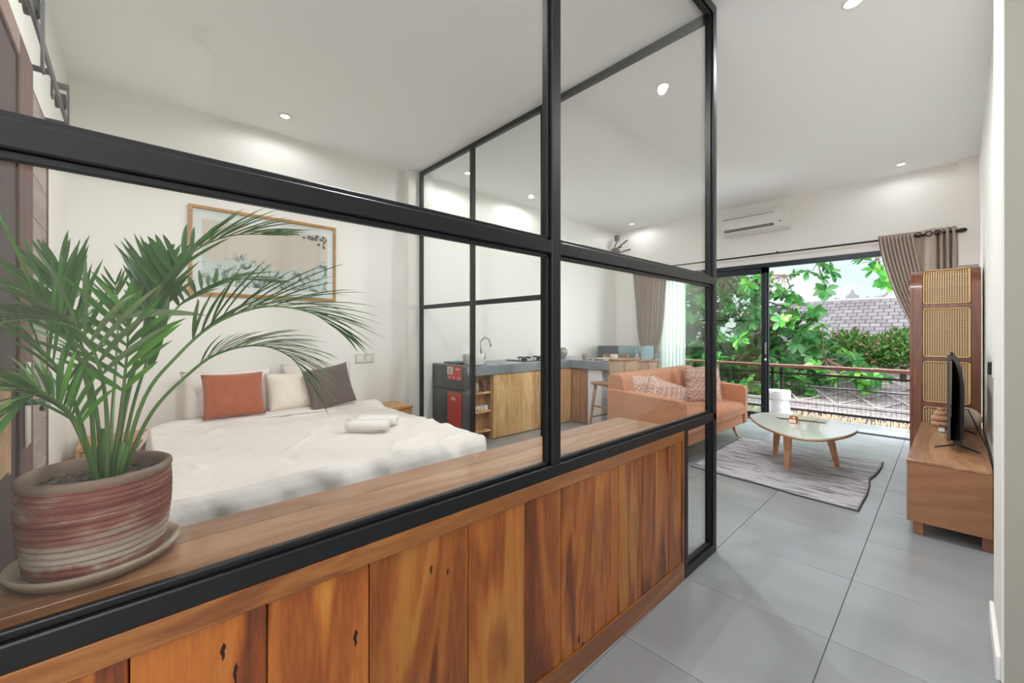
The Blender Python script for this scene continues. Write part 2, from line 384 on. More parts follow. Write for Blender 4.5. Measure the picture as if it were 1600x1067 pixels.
# wall with tall white windows beside the camera
XS = .97
mb = MB(); mb.box((XS, -1.8, 0), (XS+.2, .25, CZ)); mb.box((XS, 2.24, 0), (XS+.2, 2.4, CZ)); mb.box((XS, .25, 3.02), (XS+.2, 2.24, CZ))
struct(mb.build('wall_side', m_wall))
m_frost = Mat('frosted_daylit_glass'); m_frost.set(Base__Color=hexc('#dfe6e6'), Roughness=.5, Transmission__Weight=.6); m_frost = m_frost.m
for k, (y0, y1) in enumerate(((.25, 1.27), (1.27, 2.24))):
    wn = struct(thing('window_%d' % (k+2), '', '', (XS, y0, 0))); del wn['label']; del wn['category']
    mb = MB()
    for a, b in (((XS-.02, y0, 0), (XS+.05, y0+.09, 3.02)), ((XS-.02, y1-.09, 0), (XS+.05, y1, 3.02)), ((XS-.02, y0, 2.9), (XS+.05, y1, 3.02)), ((XS-.02, y0, 0), (XS+.05, y1, .15)), ((XS-.02, y0, 1.0), (XS+.05, y1, 1.08))): mb.box(a, b, .004)
    mb.build('window_frame', m_skirt, wn); box('pane', (XS+.01, y0+.09, .15), (XS+.02, y1-.09, 2.9), m_frost, wn)

# sliding glass door (window wall)
wd = struct(thing('door_1', '', '', (-1.9, YW, 0))); del wd['label']; del wd['category']
m_alu = plain('dark_aluminium', '#2b3036', .35, .6)
mb = MB(); mb.box((OX0, YW-.02, OZ-.06), (OX1, YW+.1, OZ), .003); mb.box((OX0, YW-.02, 0), (OX0+.05, YW+.1, OZ)); mb.box((OX1-.05, YW-.02, 0), (OX1, YW+.1, OZ)); mb.build('outer_frame', m_alu, wd)
box('floor_track', (OX0, YW-.04, 0), (OX1, YW+.06, .006), m_alu, wd)
def leaf_door(x0, x1, y, name):
    mb = MB()
    mb.box((x0, y, .02), (x0+.06, y+.04, OZ-.06), .003); mb.box((x1-.065, y, .02), (x1, y+.04, OZ-.06), .003)
    mb.box((x0, y, .02), (x1, y+.04, .09), .003); mb.box((x0, y, OZ-.14), (x1, y+.04, OZ-.06), .003)
    o = mb.build(name, m_alu, wd); box('pane', (x0+.05, y+.016, .08), (x1-.06, y+.024, OZ-.12), m_wglass, o); return o
leaf_door(OX0+.02, -1.87, YW+.045, 'door_leaf'); l2 = leaf_door(OX0+.05, -1.92+.06-.03, YW-.0, 'door_leaf')
box('lock', (-1.905, YW-.012, .95), (-1.885, YW+.001, 1.12), m_chrome, wd, .003)
box('latch', (-1.905, YW-.012, .86), (-1.885, YW+.001, .89), m_whiteplastic, wd, .003)

# balcony
bal = struct(box('balcony_slab', (-5.5, YW+.2, -.3), (1.5, 7.36, -.03), plain('balcony_concrete', '#b9bbbd', .6)))
struct(box('eave', (-5.6, YW+.2, CZ), (1.6, 7.9, CZ+.2), m_ceil))
rl = thing('balcony_railing', 'dark metal balcony railing with brown wooden handrail and wire mesh', 'railing', (-1.9, 7.32, 0))
box('handrail', (-5.2, 7.27, .735), (.9, 7.36, .785), m_rail, rl, .008)
for z0, z1 in ((.635, .665), (.105, .135)): box('metal_rail', (-5.2, 7.30, z0), (.9, 7.33, z1), m_darkmetal, rl, .003)
for z in (.47, .22): MB().tube([(-5.2, 7.315, z), (.9, 7.315, z)], .007, 6).build('metal_rod', m_darkmetal, rl)
for x in (-4.6, -3.28, -3.16, -1.96, -1.84, -.05, .6): box('post', (x-.02, 7.30, -.1), (x+.02, 7.335, .735), m_darkmetal, rl, .003)
mb = MB()
x = -5.2
while x < .9: mb.tube([(x, 7.318, .12), (x, 7.318, .64)], .0016, 3, False); x += .05
z = .17
while z < .62: mb.tube([(-5.2, 7.318, z), (.9, 7.318, z)], .0016, 3, False); z += .05
o = mb.build('wire_mesh', m_black, rl); o['kind'] = 'stuff'

# ================================================================== GLASS PARTITION
XP = -.953; PT = .05
gp = thing('glass_partition', 'black steel framed glass partition standing along the wooden half wall', 'partition', (XP, 1.1, 0))
def bar(a, b, parent, nm='rail', bv=.003): return box(nm, a, b, m_steel, parent, bv)
xa, xb = XP-PT, XP
bar((xa, -.34, 3.11), (xb, 2.5, CZ), gp); bar((xa, -.34, 1.543), (xb, 1.070, 1.588), gp); bar((xa, 1.117, 1.543), (xb, 2.455, 1.588), gp)
bar((xa, -.34, .765), (xb, 2.5, .808), gp); bar((xa, 2.095, 0), (xb, 2.5, .05), gp)
bar((xa, 1.070, .808), (xb, 1.117, 3.11), gp, 'post'); bar((xa, 2.455, .05), (xb, 2.5, 3.11), gp, 'post'); bar((xa, 2.095, .05), (xb, 2.13, .765), gp, 'post')
bar((xa, -.34, .808), (xb, -.30, 3.11), gp, 'post')
def bead(y0, y1, z0, z1):
    mb = MB(); a, b = XP-.028, XP-.012
    mb.box((a, y0, z0), (b, y1, z0+.014), .002); mb.box((a, y0, z1-.014), (b, y1, z1), .002); mb.box((a, y0, z0), (b, y0+.012, z1), .002); mb.box((a, y1-.012, z0), (b, y1, z1), .002)
    mb.build('glazing_bead', m_steel, gp); box('glass_pane', (XP-.036, y0+.002, z0+.002), (XP-.030, y1-.002, z1-.002), m_glass, gp)
for q in ((-.30, 1.07, .808, 1.543), (-.30, 1.07, 1.588, 3.11), (1.117, 2.455, .808, 1.543), (1.117, 2.455, 1.588, 3.11), (2.13, 2.455, .05, .765)): bead(*q)
ep = thing('glass_end_partition', 'black steel framed glass screen closing the bedroom before the kitchen', 'partition', (-2.6, 2.5, 0))
ya, yb = 2.5, 2.54
def ebar(x0, x1, z0, z1, nm): box(nm, (x0, ya, z0), (x1, yb, z1), m_steel, ep, .003)
ebar(-4.32, -1.003, 3.115, CZ, 'rail'); ebar(-4.28, -3.335, 1.54, 1.585, 'rail'); ebar(-3.285, -2.36, 1.54, 1.585, 'rail')
ebar(-4.28, -2.36, 0, .05, 'rail')
for x0, x1 in ((-4.32, -4.28), (-3.335, -3.285), (-2.36, -2.30), (-2.28, -2.235)): ebar(x0, x1, .05 if x0 < -2.3 else 0, 3.115, 'post')
for x0, x1 in ((-4.28, -3.335), (-3.285, -2.36)):
    for z0, z1 in ((.05, 1.54), (1.585, 3.115)): box('glass_pane', (x0, ya+.016, z0), (x1, ya+.022, z1), m_glass, ep)
box('door_channel', (-2.30, ya+.01, 0), (-2.28, yb-.008, 3.115), plain('pale_aluminium', '#9aa3ad', .3, .8), ep)

# ================================================================== WOODEN HALF WALL
hw = thing('wooden_half_wall', 'low wall clad in upright orange brown teak planks under the glass partition', 'wall panel', (XP, 1.0, 0))
box('core', (-1.30, -.22, 0), (XP-.022, 2.09, .72), m_dark, hw)
box('top_rail', (XP-.02, -.33, .716), (XP-.001, 2.09, .764), m_teak_y, hw, .002)
box('bottom_rail', (XP-.02, -.33, 0), (XP-.001, 2.09, .092), m_teak_y, hw, .002)
box('end_stile', (XP-.02, 2.066, .092), (XP-.001, 2.09, .716), m_teak, hw, .002)
edges = [-.33, -.16, -.002, .205, .422, .717, .943, 1.128, 1.327, 1.497, 1.68, 1.80, 1.93, 2.066]
for i, (a, b) in enumerate(zip(edges, edges[1:])):
    d = [0, .003, .001, .004, .0015][i % 5]
    box('plank', (XP-.021, a+.0012, .0925), (XP-.006-d, b-.0012, .7155), m_teak, hw, .0016)
m_knot = plain('dark_knot_split', '#2b140a', .9)
for ky, kz, kw, kh in ((.13, .655, .007, .022), (.15, .60, .006, .030), (.388, .55, .008, .026), (.592, .632, .006, .016), (.645, .605, .005, .012), (1.226, .124, .009, .018), (1.25, .095, .012, .007)):
    pi = max(i for i, e in enumerate(edges) if e < ky); xk = XP-.006-[0, .003, .001, .004, .0015][pi % 5]
    MB().prism([(ky+kw*a_*.75, kz+kh*b_*.8) for a_, b_ in ((-.3, -1), (.6, -.6), (.4, .1), (1, .5), (.2, 1), (-.5, .6), (-1, .1), (-.4, -.4))], xk-.001, xk+.0004, axis='x').build('knot', m_knot, hw)
lg = thing('wooden_ledge', 'broad polished teak ledge on top of the half wall behind the glass', 'ledge', (-1.17, 1.0, .74))
for i, (a, b) in enumerate(((-1.345, -1.24), (-1.24, -1.12), (-1.12, XP-.0505))): box('board', (a+.0004, -.225, .7205), (b-.0004, 2.09, .775-(.0004*(i % 2))), m_ledge, lg, .0012)

# ================================================================== BARN DOORS, TRACK
bd = thing('sliding_barn_door', 'grey brown sliding door of horizontal boards hung on a black track', 'door', (-2.6, -.28, 0))
for i in range(13): box('board', (-2.84, -.325, .03+i*.17), (-2.02, -.285, .03+i*.17+.167), m_barn, bd, .0025)
box('edge_strip', (-2.862, -.325, .03), (-2.841, -.28, 2.24), m_brown, bd, .002)
box('strike_plate', (-2.36, -.2849, .98), (-2.30, -.279, 1.06), m_darkmetal, bd, .002)
dd = thing('dark_wooden_door', 'dark reddish brown wooden door with steel lock plate behind the palm', 'door', (-1.5, -.24, 0))
box('stile', (-2.01, -.27, .03), (-1.80, -.23, 2.12), wood('reddish_door_stile', ['#3f211a', '#4e2c23', '#5a362c', '#674237'], 'z', .7, 1.5, .05), dd, .003)
box('edge_strip', (-2.03, -.27, .03), (-2.011, -.235, 2.12), plain('pale_door_edge', '#b3a79d', .5), dd, .002)
box('panel', (-1.80, -.262, .03), (-1.12, -.238, 2.05), m_dark, dd, .003)
box('top_rail', (-1.80, -.27, 2.051), (-1.12, -.23, 2.12), m_brown, dd, .003)
lp = box('lock_plate', (-1.925, -.2298, .93), (-1.845, -.224, 1.18), m_chrome, dd, .003)
MB().tube([(-1.88, -.23, 1.06), (-1.88, -.18, 1.06), (-1.72, -.178, 1.06)], .009, 8).build('lever_handle', m_chrome, lp, 'full')
tr = thing('door_track', 'black steel barn door track with roller hangers above the doors', 'door track', (-2.3, -.26, 2.3))
box('track_bar', (-3.1, -.232, 2.262), (-1.0, -.224, 2.302), m_steel, tr, .002)
for x in (-2.78, -2.03, -1.25):
    mb = MB(); y1 = -.215
    mb.box((x-.02, y1, 2.12), (x+.02, y1+.006, 2.40)); mb.box((x-.02, y1-.05, 2.385), (x+.02, y1, 2.40)); mb.box((x-.02, y1-.05, 2.33), (x+.02, y1-.044, 2.40))
    h = mb.build('hanger', m_steel, tr); MB().tube([(x, y1-.038, 2.325), (x, y1-.004, 2.325)], .033, 16).build('roller', m_darkmetal, h)
for x in (-2.95, -2.4, -1.65): MB().tube([(x, -.225, 2.282), (x, YB, 2.282)], .012, 8).build('spacer', m_steel, tr)
cb = thing('wall_cabinet', 'small wall hung wooden cabinet at the left edge beside the dark door', 'cabinet', (-1.35, -.12, 1.0))
box('body', (-1.44, -.222, .955), (-1.34, -.2, 1.165), m_stand, cb, .006); box('front_edge', (-1.452, -.222, .95), (-1.441, -.199, 1.17), m_oak, cb, .002)

# ================================================================== BED
def bed():
    t = thing('bed', 'wide bed under a rumpled off white linen cover', 'bed', (-3.3, .97, 0))
    box('base', (-4.36, .16, .06), (-2.36, 1.78, .26), m_stand, t, .01)
    for x in (-4.25, -2.5):
        for y in (.25, 1.68): box('leg', (x-.04, y-.04, 0), (x+.04, y+.04, .06), m_stand, t, .004)
    box('mattress', (-4.37, .14, .26), (-2.33, 1.80, .50), m_linen2, t, .05, True, 3)
    x0, x1, y0, y1, zt, r = -4.20, -2.31, .10, 1.84, .535, .06
    D = .46; nu, nv = 170, 170
    def f(u, v):
        a = x0+(x1+D-x0)*u; b = (y0-D)+(y1-y0+2*D)*v
        ex = max(0, a-x1); ey = max(0, y0-b, b-y1); sy = -1 if b < y0 else 1
        x = min(a, x1); y = min(max(b, y0), y1); drop = math.hypot(ex, ey) if ex > 0 and ey > 0 else ex+ey
        drop = min(drop, D*(1.0)); z = zt-drop
        if drop < r*1.5: z = zt-drop*drop/(r*3)
        else: z = zt-drop+r*.75
        k = min(1, drop/.25); 
        w_ = 0
        if ex > 0 or ey > 0:
            s_ = b if ex > ey else a
            w_ = (math.sin(s_*17+2*noise.noise(Vector((s_*2, 3, 0))))*.5+noise.noise(Vector((s_*9, drop*3, 1)))*1.1)*.06*k
        ox = (ex > 0)*(min(1, ex/.1)); oy = (ey > 0)*(min(1, ey/.1))
        if ex > 0 and ey > 0: nx = ex/(ex+ey); ny = ey/(ex+ey)
        else: nx, ny = ox, oy
        flare = .03+.05*k
        x += nx*(w_+flare*min(1, drop/.05)); y += sy*ny*(w_*.5+.3*flare*min(1, drop/.05))
        q = Vector((a*2.2, b*2.2, 0)); zz = noise.noise(q)*.020+abs(noise.noise(q*2.7))*.010+abs(noise.noise(q*6+Vector((3, 1, 0))))*.005
        zz += .014*max(0, math.sin((a*.8+b*1.9)*6+noise.noise(q*1.5)*5))**3*(.3+.7*(noise.noise(q*.7+Vector((5, 0, 0))) > 0))
        z += zz*(1-k*.8)+.02*math.exp(-((a+3.95)/.06)**2)
        return (x, y, max(z, .07))
    mb = MB(); mb.grid(f, nu, nv); o = mb.build('duvet_cover', m_linen, t, 'full')
    so = o.modifiers.new('s', 'SOLIDIFY'); so.thickness = .012; so.offset = -1
    # folded turn down band
    def g(u, v):
        y = y0-.05+(y1-y0+.1)*v; x = -4.16+.24*u+.05*noise.noise(Vector((y*2, 0, 7)))*u
        z = zt+.032+.02*math.sin(PI*u)+noise.noise(Vector((x*5, y*4, 2)))*.008
        e = max(0, (y0+.02)-y, y-(y1-.02)); z -= e*e*12
        if v < .12: z -= ((.12-v)/.12)**2*.09; y -= .03*((.12-v)/.12)
        return (x, y, z)
    o = MB().grid(g, 16, 70).build('turned_down_fold', m_linen, t, 'full'); so = o.modifiers.new('s', 'SOLIDIFY'); so.thickness = .014
bed()
def pil(name, label, cat, c, X, Y, Z, w, h, t_, mat, group=None, seed=0, seam=None, pinch=.06):
    mb = MB(); cushion(mb, c, X, Y, Z, w, h, t_, 16, pinch, seed=seed); o = mb.build(name, mat, None, 'full', recalc=True)
    return tag(o, label, cat, group)
def lean(a):  # leaning against left wall: width along y, up vector tilts to -x
    return (0, 1, 0), (-math.sin(a), 0, math.cos(a)), (math.cos(a), 0, math.sin(a))
X_, Y_, Z_ = lean(math.radians(16))
pil('bed_pillow', 'large off white pillow behind the terracotta cushion', 'pillow', (-4.24, .62, .745), X_, Y_, Z_, .66, .42, .16, m_linen, 'bed pillows', 1)
pil('bed_pillow', 'large off white pillow behind the brown grey cushion at the right', 'pillow', (-4.27, 1.36, .755), X_, Y_, Z_, .66, .44, .15, m_linen, 'bed pillows', 2)
X_, Y_, Z_ = lean(math.radians(24))
pil('bed_pillow', 'small cream pillow half hidden behind the brown grey cushion', 'pillow', (-4.12, 1.10, .735), X_, Y_, Z_, .46, .36, .13, m_linen2, 'bed pillows', 3)
X_, Y_, Z_ = lean(math.radians(22))
pil('throw_cushion', 'square terracotta orange cushion on the left side of the bed', 'cushion', (-4.02, .62, .76), X_, Y_, Z_, .43, .37, .12, m_terra, None, 4)
a = math.radians(-9); X2 = Vector((-.05, math.cos(a), -math.sin(a))); Y2 = Vector((-.35, math.sin(a)*.9, math.cos(a)))
pil('throw_cushion', 'square brown grey cushion on the right side of the bed', 'cushion', (-4.0, 1.37, .765), X2, Y2, X2.cross(Y2), .42, .39, .12, m_grey, None, 5)
def towel(label, c, ang, ln, r):
    t = thing('rolled_towel', label, 'towel', c, 'rolled towels on the bed'); d = Vector((math.cos(ang), math.sin(ang), 0)); n = Vector((-d.y, d.x, 0)); c = Vector(c)
    mb = MB(); turns = 3.2; m = 80
    def f(u, v):
        th = v*turns*2*PI; rr = .012+(r-.012)*v; wob = .004*math.sin(th*1.3+v*9)
        return c+d*((u-.5)*ln*(1+.03*math.sin(th)))+n*(math.cos(th)*rr*1.15)+Vector((0, 0, r*.9+math.sin(th)*(rr+wob)*.88))
    mb.grid(f, 8, m); o = mb.build('roll', m_white, t, 'full'); so = o.modifiers.new('s', 'SOLIDIFY'); so.thickness = .012; so.offset = -1
towel('rolled white towel lying in front on the bed cover', (-2.92, 1.27, .548), math.radians(52), .30, .052)
towel('rolled white towel lying behind the other on the bed cover', (-3.03, 1.39, .55), math.radians(52), .30, .05)
def nightstand(label, x0, x1, y0, y1, z):
    t = thing('nightstand', label, 'nightstand', ((x0+x1)/2, (y0+y1)/2, 0), 'bedside nightstands')
    box('top', (x0, y0, z-.03), (x1, y1, z), m_stand, t, .004)
    box('side_panel', (x0, y0, .08), (x1-.01, y0+.025, z-.03), m_stand, t, .002); box('side_panel', (x0, y1-.025, .08), (x1-.01, y1, z-.03), m_stand, t, .002)
    box('bottom_panel', (x0, y0+.025, .08), (x1-.01, y1-.025, .105), m_stand, t, .002); box('back_panel', (x0, y0+.025, .105), (x0+.015, y1-.025, z-.03), m_stand, t)
    dr = box('drawer', (x0+.03, y0+.028, z-.20), (x1-.012, y1-.028, z-.035), m_stand, t, .003)
    box('cane_inlay', (x1-.0125, y0+.06, z-.17), (x1-.010, y1-.06, z-.065), m_cane, dr)
    for xx in (x0+.03, x1-.05):
        for yy in (y0+.03, y1-.03): box('leg', (xx-.02, yy-.02, 0), (xx+.02, yy+.02, .08), m_stand, t, .003)
def mk_cane(name, s=55, c1='#dcbd92', c2='#c9a87c', axes=(0, 2), hole='#2a1a0e', rad=.33):
    M = Mat(name); v = M.coord(rnd=False); sp = M.n('ShaderNodeSeparateXYZ'); M.l(v, sp.inputs[0])
    def cell(ax, off=0.0):
        return M.math('ABSOLUTE', M.math('SUBTRACT', M.math('FRACT', M.math('MULTIPLY_ADD', sp.outputs[ax], s, off)), .5))
    a = cell(axes[0]); b = cell(axes[1]); d = M.math('MAXIMUM', M.math('MULTIPLY', a, 1.15), b)
    h = M.math('LESS_THAN', d, rad)
    st = M.noise(v, 220, 2); c = M.mix(st, hexc(c1), hexc(c2))
    gr = M.math('PINGPONG', M.math('MULTIPLY', sp.outputs[axes[0]], s*3), .5); c = M.mix(M.math('MULTIPLY', gr, .5), c, hexc('#a9793f'))
    M.base(c); M.set(Roughness=.5)
    tr_ = M.n('ShaderNodeBsdfTransparent'); mx = M.n('ShaderNodeMixShader'); M.l(h, mx.inputs[0]); M.l(M.b.outputs[0], mx.inputs[1]); M.l(tr_.outputs[0], mx.inputs[2]); M.l(mx.outputs[0], M.o.inputs[0])
    return M.m
m_cane = mk_cane('cane_weave_side', 60, axes=(1, 2)); m_cane_xz = mk_cane('cane_weave_front', 66, axes=(0, 2)); m_cane_st = mk_cane('cane_chair_weave', 80, '#c9ab8a', '#b08d68', (0, 2), rad=.25)
nightstand('wooden nightstand with cane drawer front left of the bed', -4.38, -3.95, -.27, .10, .50)
nightstand('wooden nightstand right of the bed by the glass screen', -4.30, -3.91, 1.90, 2.19, .50)
# picture
def mk_print():
    M = Mat('ink_landscape_print'); v = M.coord(rnd=False); sp = M.n('ShaderNodeSeparateXYZ'); M.l(v, sp.inputs[0]); z = sp.outputs[2]; y = sp.outputs[1]
    sky = M.mix(M.noise(v, 3, 3), hexc('#d2c6bc'), hexc('#dccdc2'))
    n1 = M.noise(v, 4.5, 6, .62, .6); n2 = M.noise(v, 9, 8, .7, 1.6)
    ln = M.math('MULTIPLY_ADD', M.math('SINE', M.math('MULTIPLY', y, 9.5)), .05, 1.93); edge = M.math('ADD', ln, M.math('MULTIPLY', M.math('SUBTRACT', n1, .5), .55))
    below = M.math('MULTIPLY', M.math('SUBTRACT', edge, z), 14); below = M.math('MINIMUM', M.math('MAXIMUM', below, 0), 1)
    land = M.ramp(n2, [(.36, '#3e4644'), (.45, '#858b83'), (.50, '#c3cdc8'), (.60, '#d5dedb'), (.66, '#a9aaa0')])
    c = M.mix(below, sky, land); M.base(c); M.set(Roughness=.6); return M.m
pf = thing('framed_picture', 'wide framed ink landscape print in oak frame above the bed', 'picture', (-4.38, .95, 1.97))
px0, px1, pz0, pz1, fw = .354, 1.558, 1.588, 2.35, .026
for a, b in (((px0, pz0), (px0+fw, pz1)), ((px1-fw, pz0), (px1, pz1)), ((px0+fw, pz1-fw), (px1-fw, pz1)), ((px0+fw, pz0), (px1-fw, pz0+fw))): box('frame_bar', (-4.398, a[0], a[1]), (-4.368, b[0], b[1]), m_frame, pf, .002)
box('mount', (-4.396, px0+fw, pz0+fw), (-4.385, px1-fw, pz1-fw), plain('white_mount', '#e6e6e8', .7), pf)
box('print', (-4.3849, .445, 1.675), (-4.383, 1.475, 2.245), mk_print(), pf)
mb = MB(); rr = random.Random(3)
for i in range(34):
    y = 1.24+.225*rr.random(); z = 2.235-.05*rr.random()-(.09*rr.random() if y > 1.39 else 0)*rr.random()
    mb.lathe([(0, 0), (.008+.008*rr.random(), 0), (0, .001)], (0, 0, 0), 7)
    bmesh.ops.transform(mb.bm, matrix=Matrix.Translation((-4.3825, y, z))@Matrix.Rotation(PI/2, 4, 'Y'), verts=mb.bm.verts[-9:] if len(mb.bm.verts) >= 9 else mb.bm.verts)
mb.build('printed_foliage', plain('ink_foliage', '#6a6460', .8), pf)
box('pane', (-4.372, px0+fw, pz0+fw), (-4.370, px1-fw, pz1-fw), m_glass, pf)
sw = thing('wall_switch', 'pair of pale square wall switches right of the bed', 'switch', (XL, 1.83, 1.0))
for y in (1.765, 1.875): 
    p = box('switch_plate', (XL, y, .935), (XL+.01, y+.1, 1.035), plain('pale_switch', '#cfcac0', .4), sw, .004); box('rocker', (XL+.0101, y+.015, .95), (XL+.013, y+.085, 1.02), m_whiteplastic, p, .002)

# ================================================================== POT + PALM
PC = (-1.262, -.05)
sa = MB().lathe([(0, 0), (.10, 0), (.122, .005), (.133, .018), (.1375, .026), (.132, .030), (.120, .020), (.10, .0122), (0, .0122)], (PC[0]+.0, PC[1], .7752), 48).build('plant_saucer', m_saucer, None, 'full')
tag(sa, 'round dusty clay saucer on the ledge under the plant pot', 'saucer')
pt = thing('plant_pot', 'round ribbed red clay pot with chalky weathering on the ledge', 'plant pot', (PC[0], PC[1], .788))
prof = [(0, 0), (.100, 0), (.108, .006)]; z = .012
rr = random.Random(5)
while z < .172:
    k = z/.18; r0 = .108+.013*math.sin(k*2.2); h = .009+.004*rr.random()
    prof += [(r0-.0012, z), (r0+.0012, z+h*.3), (r0+.0006, z+h*.85), (r0-.0014, z+h)]; z += h+.0006
outer = prof+[(.120, .176)]
MB().lathe(outer+[(.116, .178)], (PC[0], PC[1], .788), 64).build('body', m_pot, pt, True)
MB().lathe([(.120, .176), (.1225, .182), (.121, .190), (.116, .193), (.110, .190), (.106, .176), (.104, .10)], (PC[0], PC[1], .788), 64).build('rim', m_potrim, pt, 'full')
def soil(u, v):
    a = u*2*PI; r = .105*v; p = Vector((PC[0]+r*math.cos(a), PC[1]+r*math.sin(a), 0)); return (p.x, p.y, .952+noise.noise(p*60)*.006+noise.noise(p*20)*.006)
tag(MB().grid(soil, 48, 20, True).build('potting_soil', m_soil, None, 'full'), 'dry brown soil filling the clay pot', 'soil')['kind'] = 'stuff'
SP = {
'a': [(-1.26, -.028, .95), (-1.27, -.01, 1.096), (-1.3, .017, 1.239), (-1.33, .05, 1.371), (-1.36, .107, 1.468), (-1.38, .204, 1.54), (-1.39, .335, 1.564)],
'b': [(-1.24, -.023, .95), (-1.3, .011, 1.134), (-1.38, .06, 1.285), (-1.45, .125, 1.372), (-1.52, .225, 1.432), (-1.56, .356, 1.44)],
'c': [(-1.23, -.02, .95), (-1.19, .02, 1.125), (-1.16, .071, 1.214), (-1.13, .139, 1.29), (-1.10, .231, 1.33), (-1.08, .322, 1.319), (-1.07, .378, 1.281)],
'd': [(-1.24, -.017, .95), (-1.21, .031, 1.087), (-1.18, .089, 1.169), (-1.16, .15, 1.222), (-1.14, .229, 1.238), (-1.12, .293, 1.206), (-1.11, .33, 1.141)],
'e': [(-1.3, -.035, .95), (-1.4, -.033, 1.081), (-1.52, -.027, 1.234), (-1.6, -.027, 1.34), (-1.62, -.033, 1.413)],
'f': [(-1.26, -.046, .95), (-1.28, -.056, 1.101), (-1.3, -.079, 1.241), (-1.31, -.106, 1.338), (-1.33, -.113, 1.415)],
'g': [(-1.24, -.055, .95), (-1.2, -.062, 1.139), (-1.16, -.086, 1.257), (-1.13, -.122, 1.326), (-1.11, -.163, 1.35), (-1.10, -.199, 1.331)],
'h': [(-1.24, -.055, .95), (-1.2, -.08, 1.115), (-1.17, -.107, 1.208), (-1.15, -.147, 1.263), (-1.13, -.193, 1.264)],
'i': [(-1.28, -.056, .95), (-1.3, -.091, 1.075), (-1.32, -.13, 1.132), (-1.34, -.173, 1.165), (-1.35, -.203, 1.156)],
'j': [(-1.23, -.049, .95), (-1.18, -.07, 1.069), (-1.15, -.092, 1.126), (-1.12, -.12, 1.160), (-1.10, -.139, 1.145)],
'k': [(-1.23, -.037, .95), (-1.18, -.037, 1.115), (-1.13, -.048, 1.215), (-1.10, -.071, 1.275), (-1.08, -.112, 1.291)],
'l': [(-1.26, -.03, .95), (-1.25, -.017, 1.087), (-1.24, -.009, 1.186), (-1.22, -.005, 1.269), (-1.22, -.01, 1.323)],
'm': [(-1.3, -.035, .95), (-1.36, -.005, 1.145), (-1.42, .037, 1.302), (-1.45, .05, 1.385), (-1.46, .06, 1.44)],
'n': [(-1.3, -.042, .95), (-1.4, -.072, 1.147), (-1.5, -.123, 1.264), (-1.56, -.161, 1.316), (-1.6, -.196, 1.315)],
}
#           start frac, leaflets per side, length, width, forward lean, droop
FP = {'a': (.50, 11, .19, .030, .62, .22), 'b': (.5, 10, .14, .022, .7, .35), 'c': (.40, 13, .22, .021, .72, .45), 'd': (.42, 13, .19, .017, .7, .5),
      'e': (.55, 9, .10, .014, .55, -.25), 'f': (.5, 7, .15, .018, .8, .05), 'g': (.42, 10, .20, .017, .85, .6), 'h': (.36, 10, .19, .015, .85, .6),
      'i': (.35, 9, .17, .014, .85, .6), 'j': (.30, 9, .15, .015, .8, .5), 'k': (.40, 9, .17, .018, .8, .6), 'l': (.35, 9, .15, .022, .75, .35), 'm': (.45, 8, .15, .026, .85, .2), 'n': (.4, 9, .18, .016, .8, .5)}
palm = thing('potted_palm', 'arching green parlour palm growing in the red clay pot', 'plant', (PC[0], PC[1], .955))
MB().tube([(-1.262, -.05, .94), (-1.26, -.045, 1.0), (-1.262, -.04, 1.06)], [.016, .013, .008], 10).build('trunk', m_stem, palm, 'full')
MB().tube([(-1.235, -.02, .94), (-1.232, -.015, 1.03)], [.010, .006], 8).build('trunk', m_stem, palm, 'full')
def lshape(t): return max(.03, math.sin(PI*min(1, .06+t*.94))**.65*(1-.25*t))
XLIM = XP-.075; bulkp = MB()
for nm, pts in SP.items():
    st, n, ln, wd_, fwd, dr = FP[nm]; sp_ = spline(pts, 30); rr = random.Random(nm)
    fr = MB().tube(sp_, [.0042*(1-i/30*.75) for i in range(30)], 6).build('frond', m_stem, palm, 'full')
    gm = m_palm2 if nm in 'kd' else (m_palm3 if nm in 'lij' else m_palm)
    for kk in range(2*n):
        k = kk/2; t = st+(1-st)*(k+.5)/n; i = min(28, int(t*29)); p = sp_[i]; T = (sp_[min(i+1, 29)]-sp_[i-1]).normalized()
        S_ = T.cross(Vector((0, 0, 1)))
        if S_.length < .35: S_ = Vector((.35, .8, 0))
        S_.normalize(); U = S_.cross(T).normalized(); prof_l = (.55+.45*math.sin(PI*min(1, (k+1.5)/n)))
        for sgn in (1, -1):
            f2 = fwd+.5*(k/n)**2; d = (T*f2+S_*sgn*(1.05-f2*.6)+U*.22+Vector((rr.uniform(-.08, .08), rr.uniform(-.08, .08), rr.uniform(-.08, .08)))).normalized()
            L_ = ln*prof_l*rr.uniform(.85, 1.1)
            e = p+d*L_
            if e.x > XLIM: 
                d.x -= (e.x-XLIM)/L_+.04; d.normalize()
            if p.y+d.y*L_ < -.19: L_ = max(.03, (-.19-p.y)/d.y) if d.y < 0 else L_
            wl_ = wd_*.62*rr.uniform(.85, 1.15); L_ *= 1.08
            if kk % 2 and nm in 'elkgh': pass
            elif kk % 2: bulkp.leaf(p, d, U, L_*.95, wl_, dr*rr.uniform(.7, 1.3), 6, .18, lshape)
            else: MB().leaf(p, d, U, L_, wl_, dr*rr.uniform(.7, 1.3), 6, .18, lshape).build('leaflet', gm, fr, 'full', recalc=False)
bulkp.build('fine_leaflets', m_palm, palm, 'full', 'stuff', False)
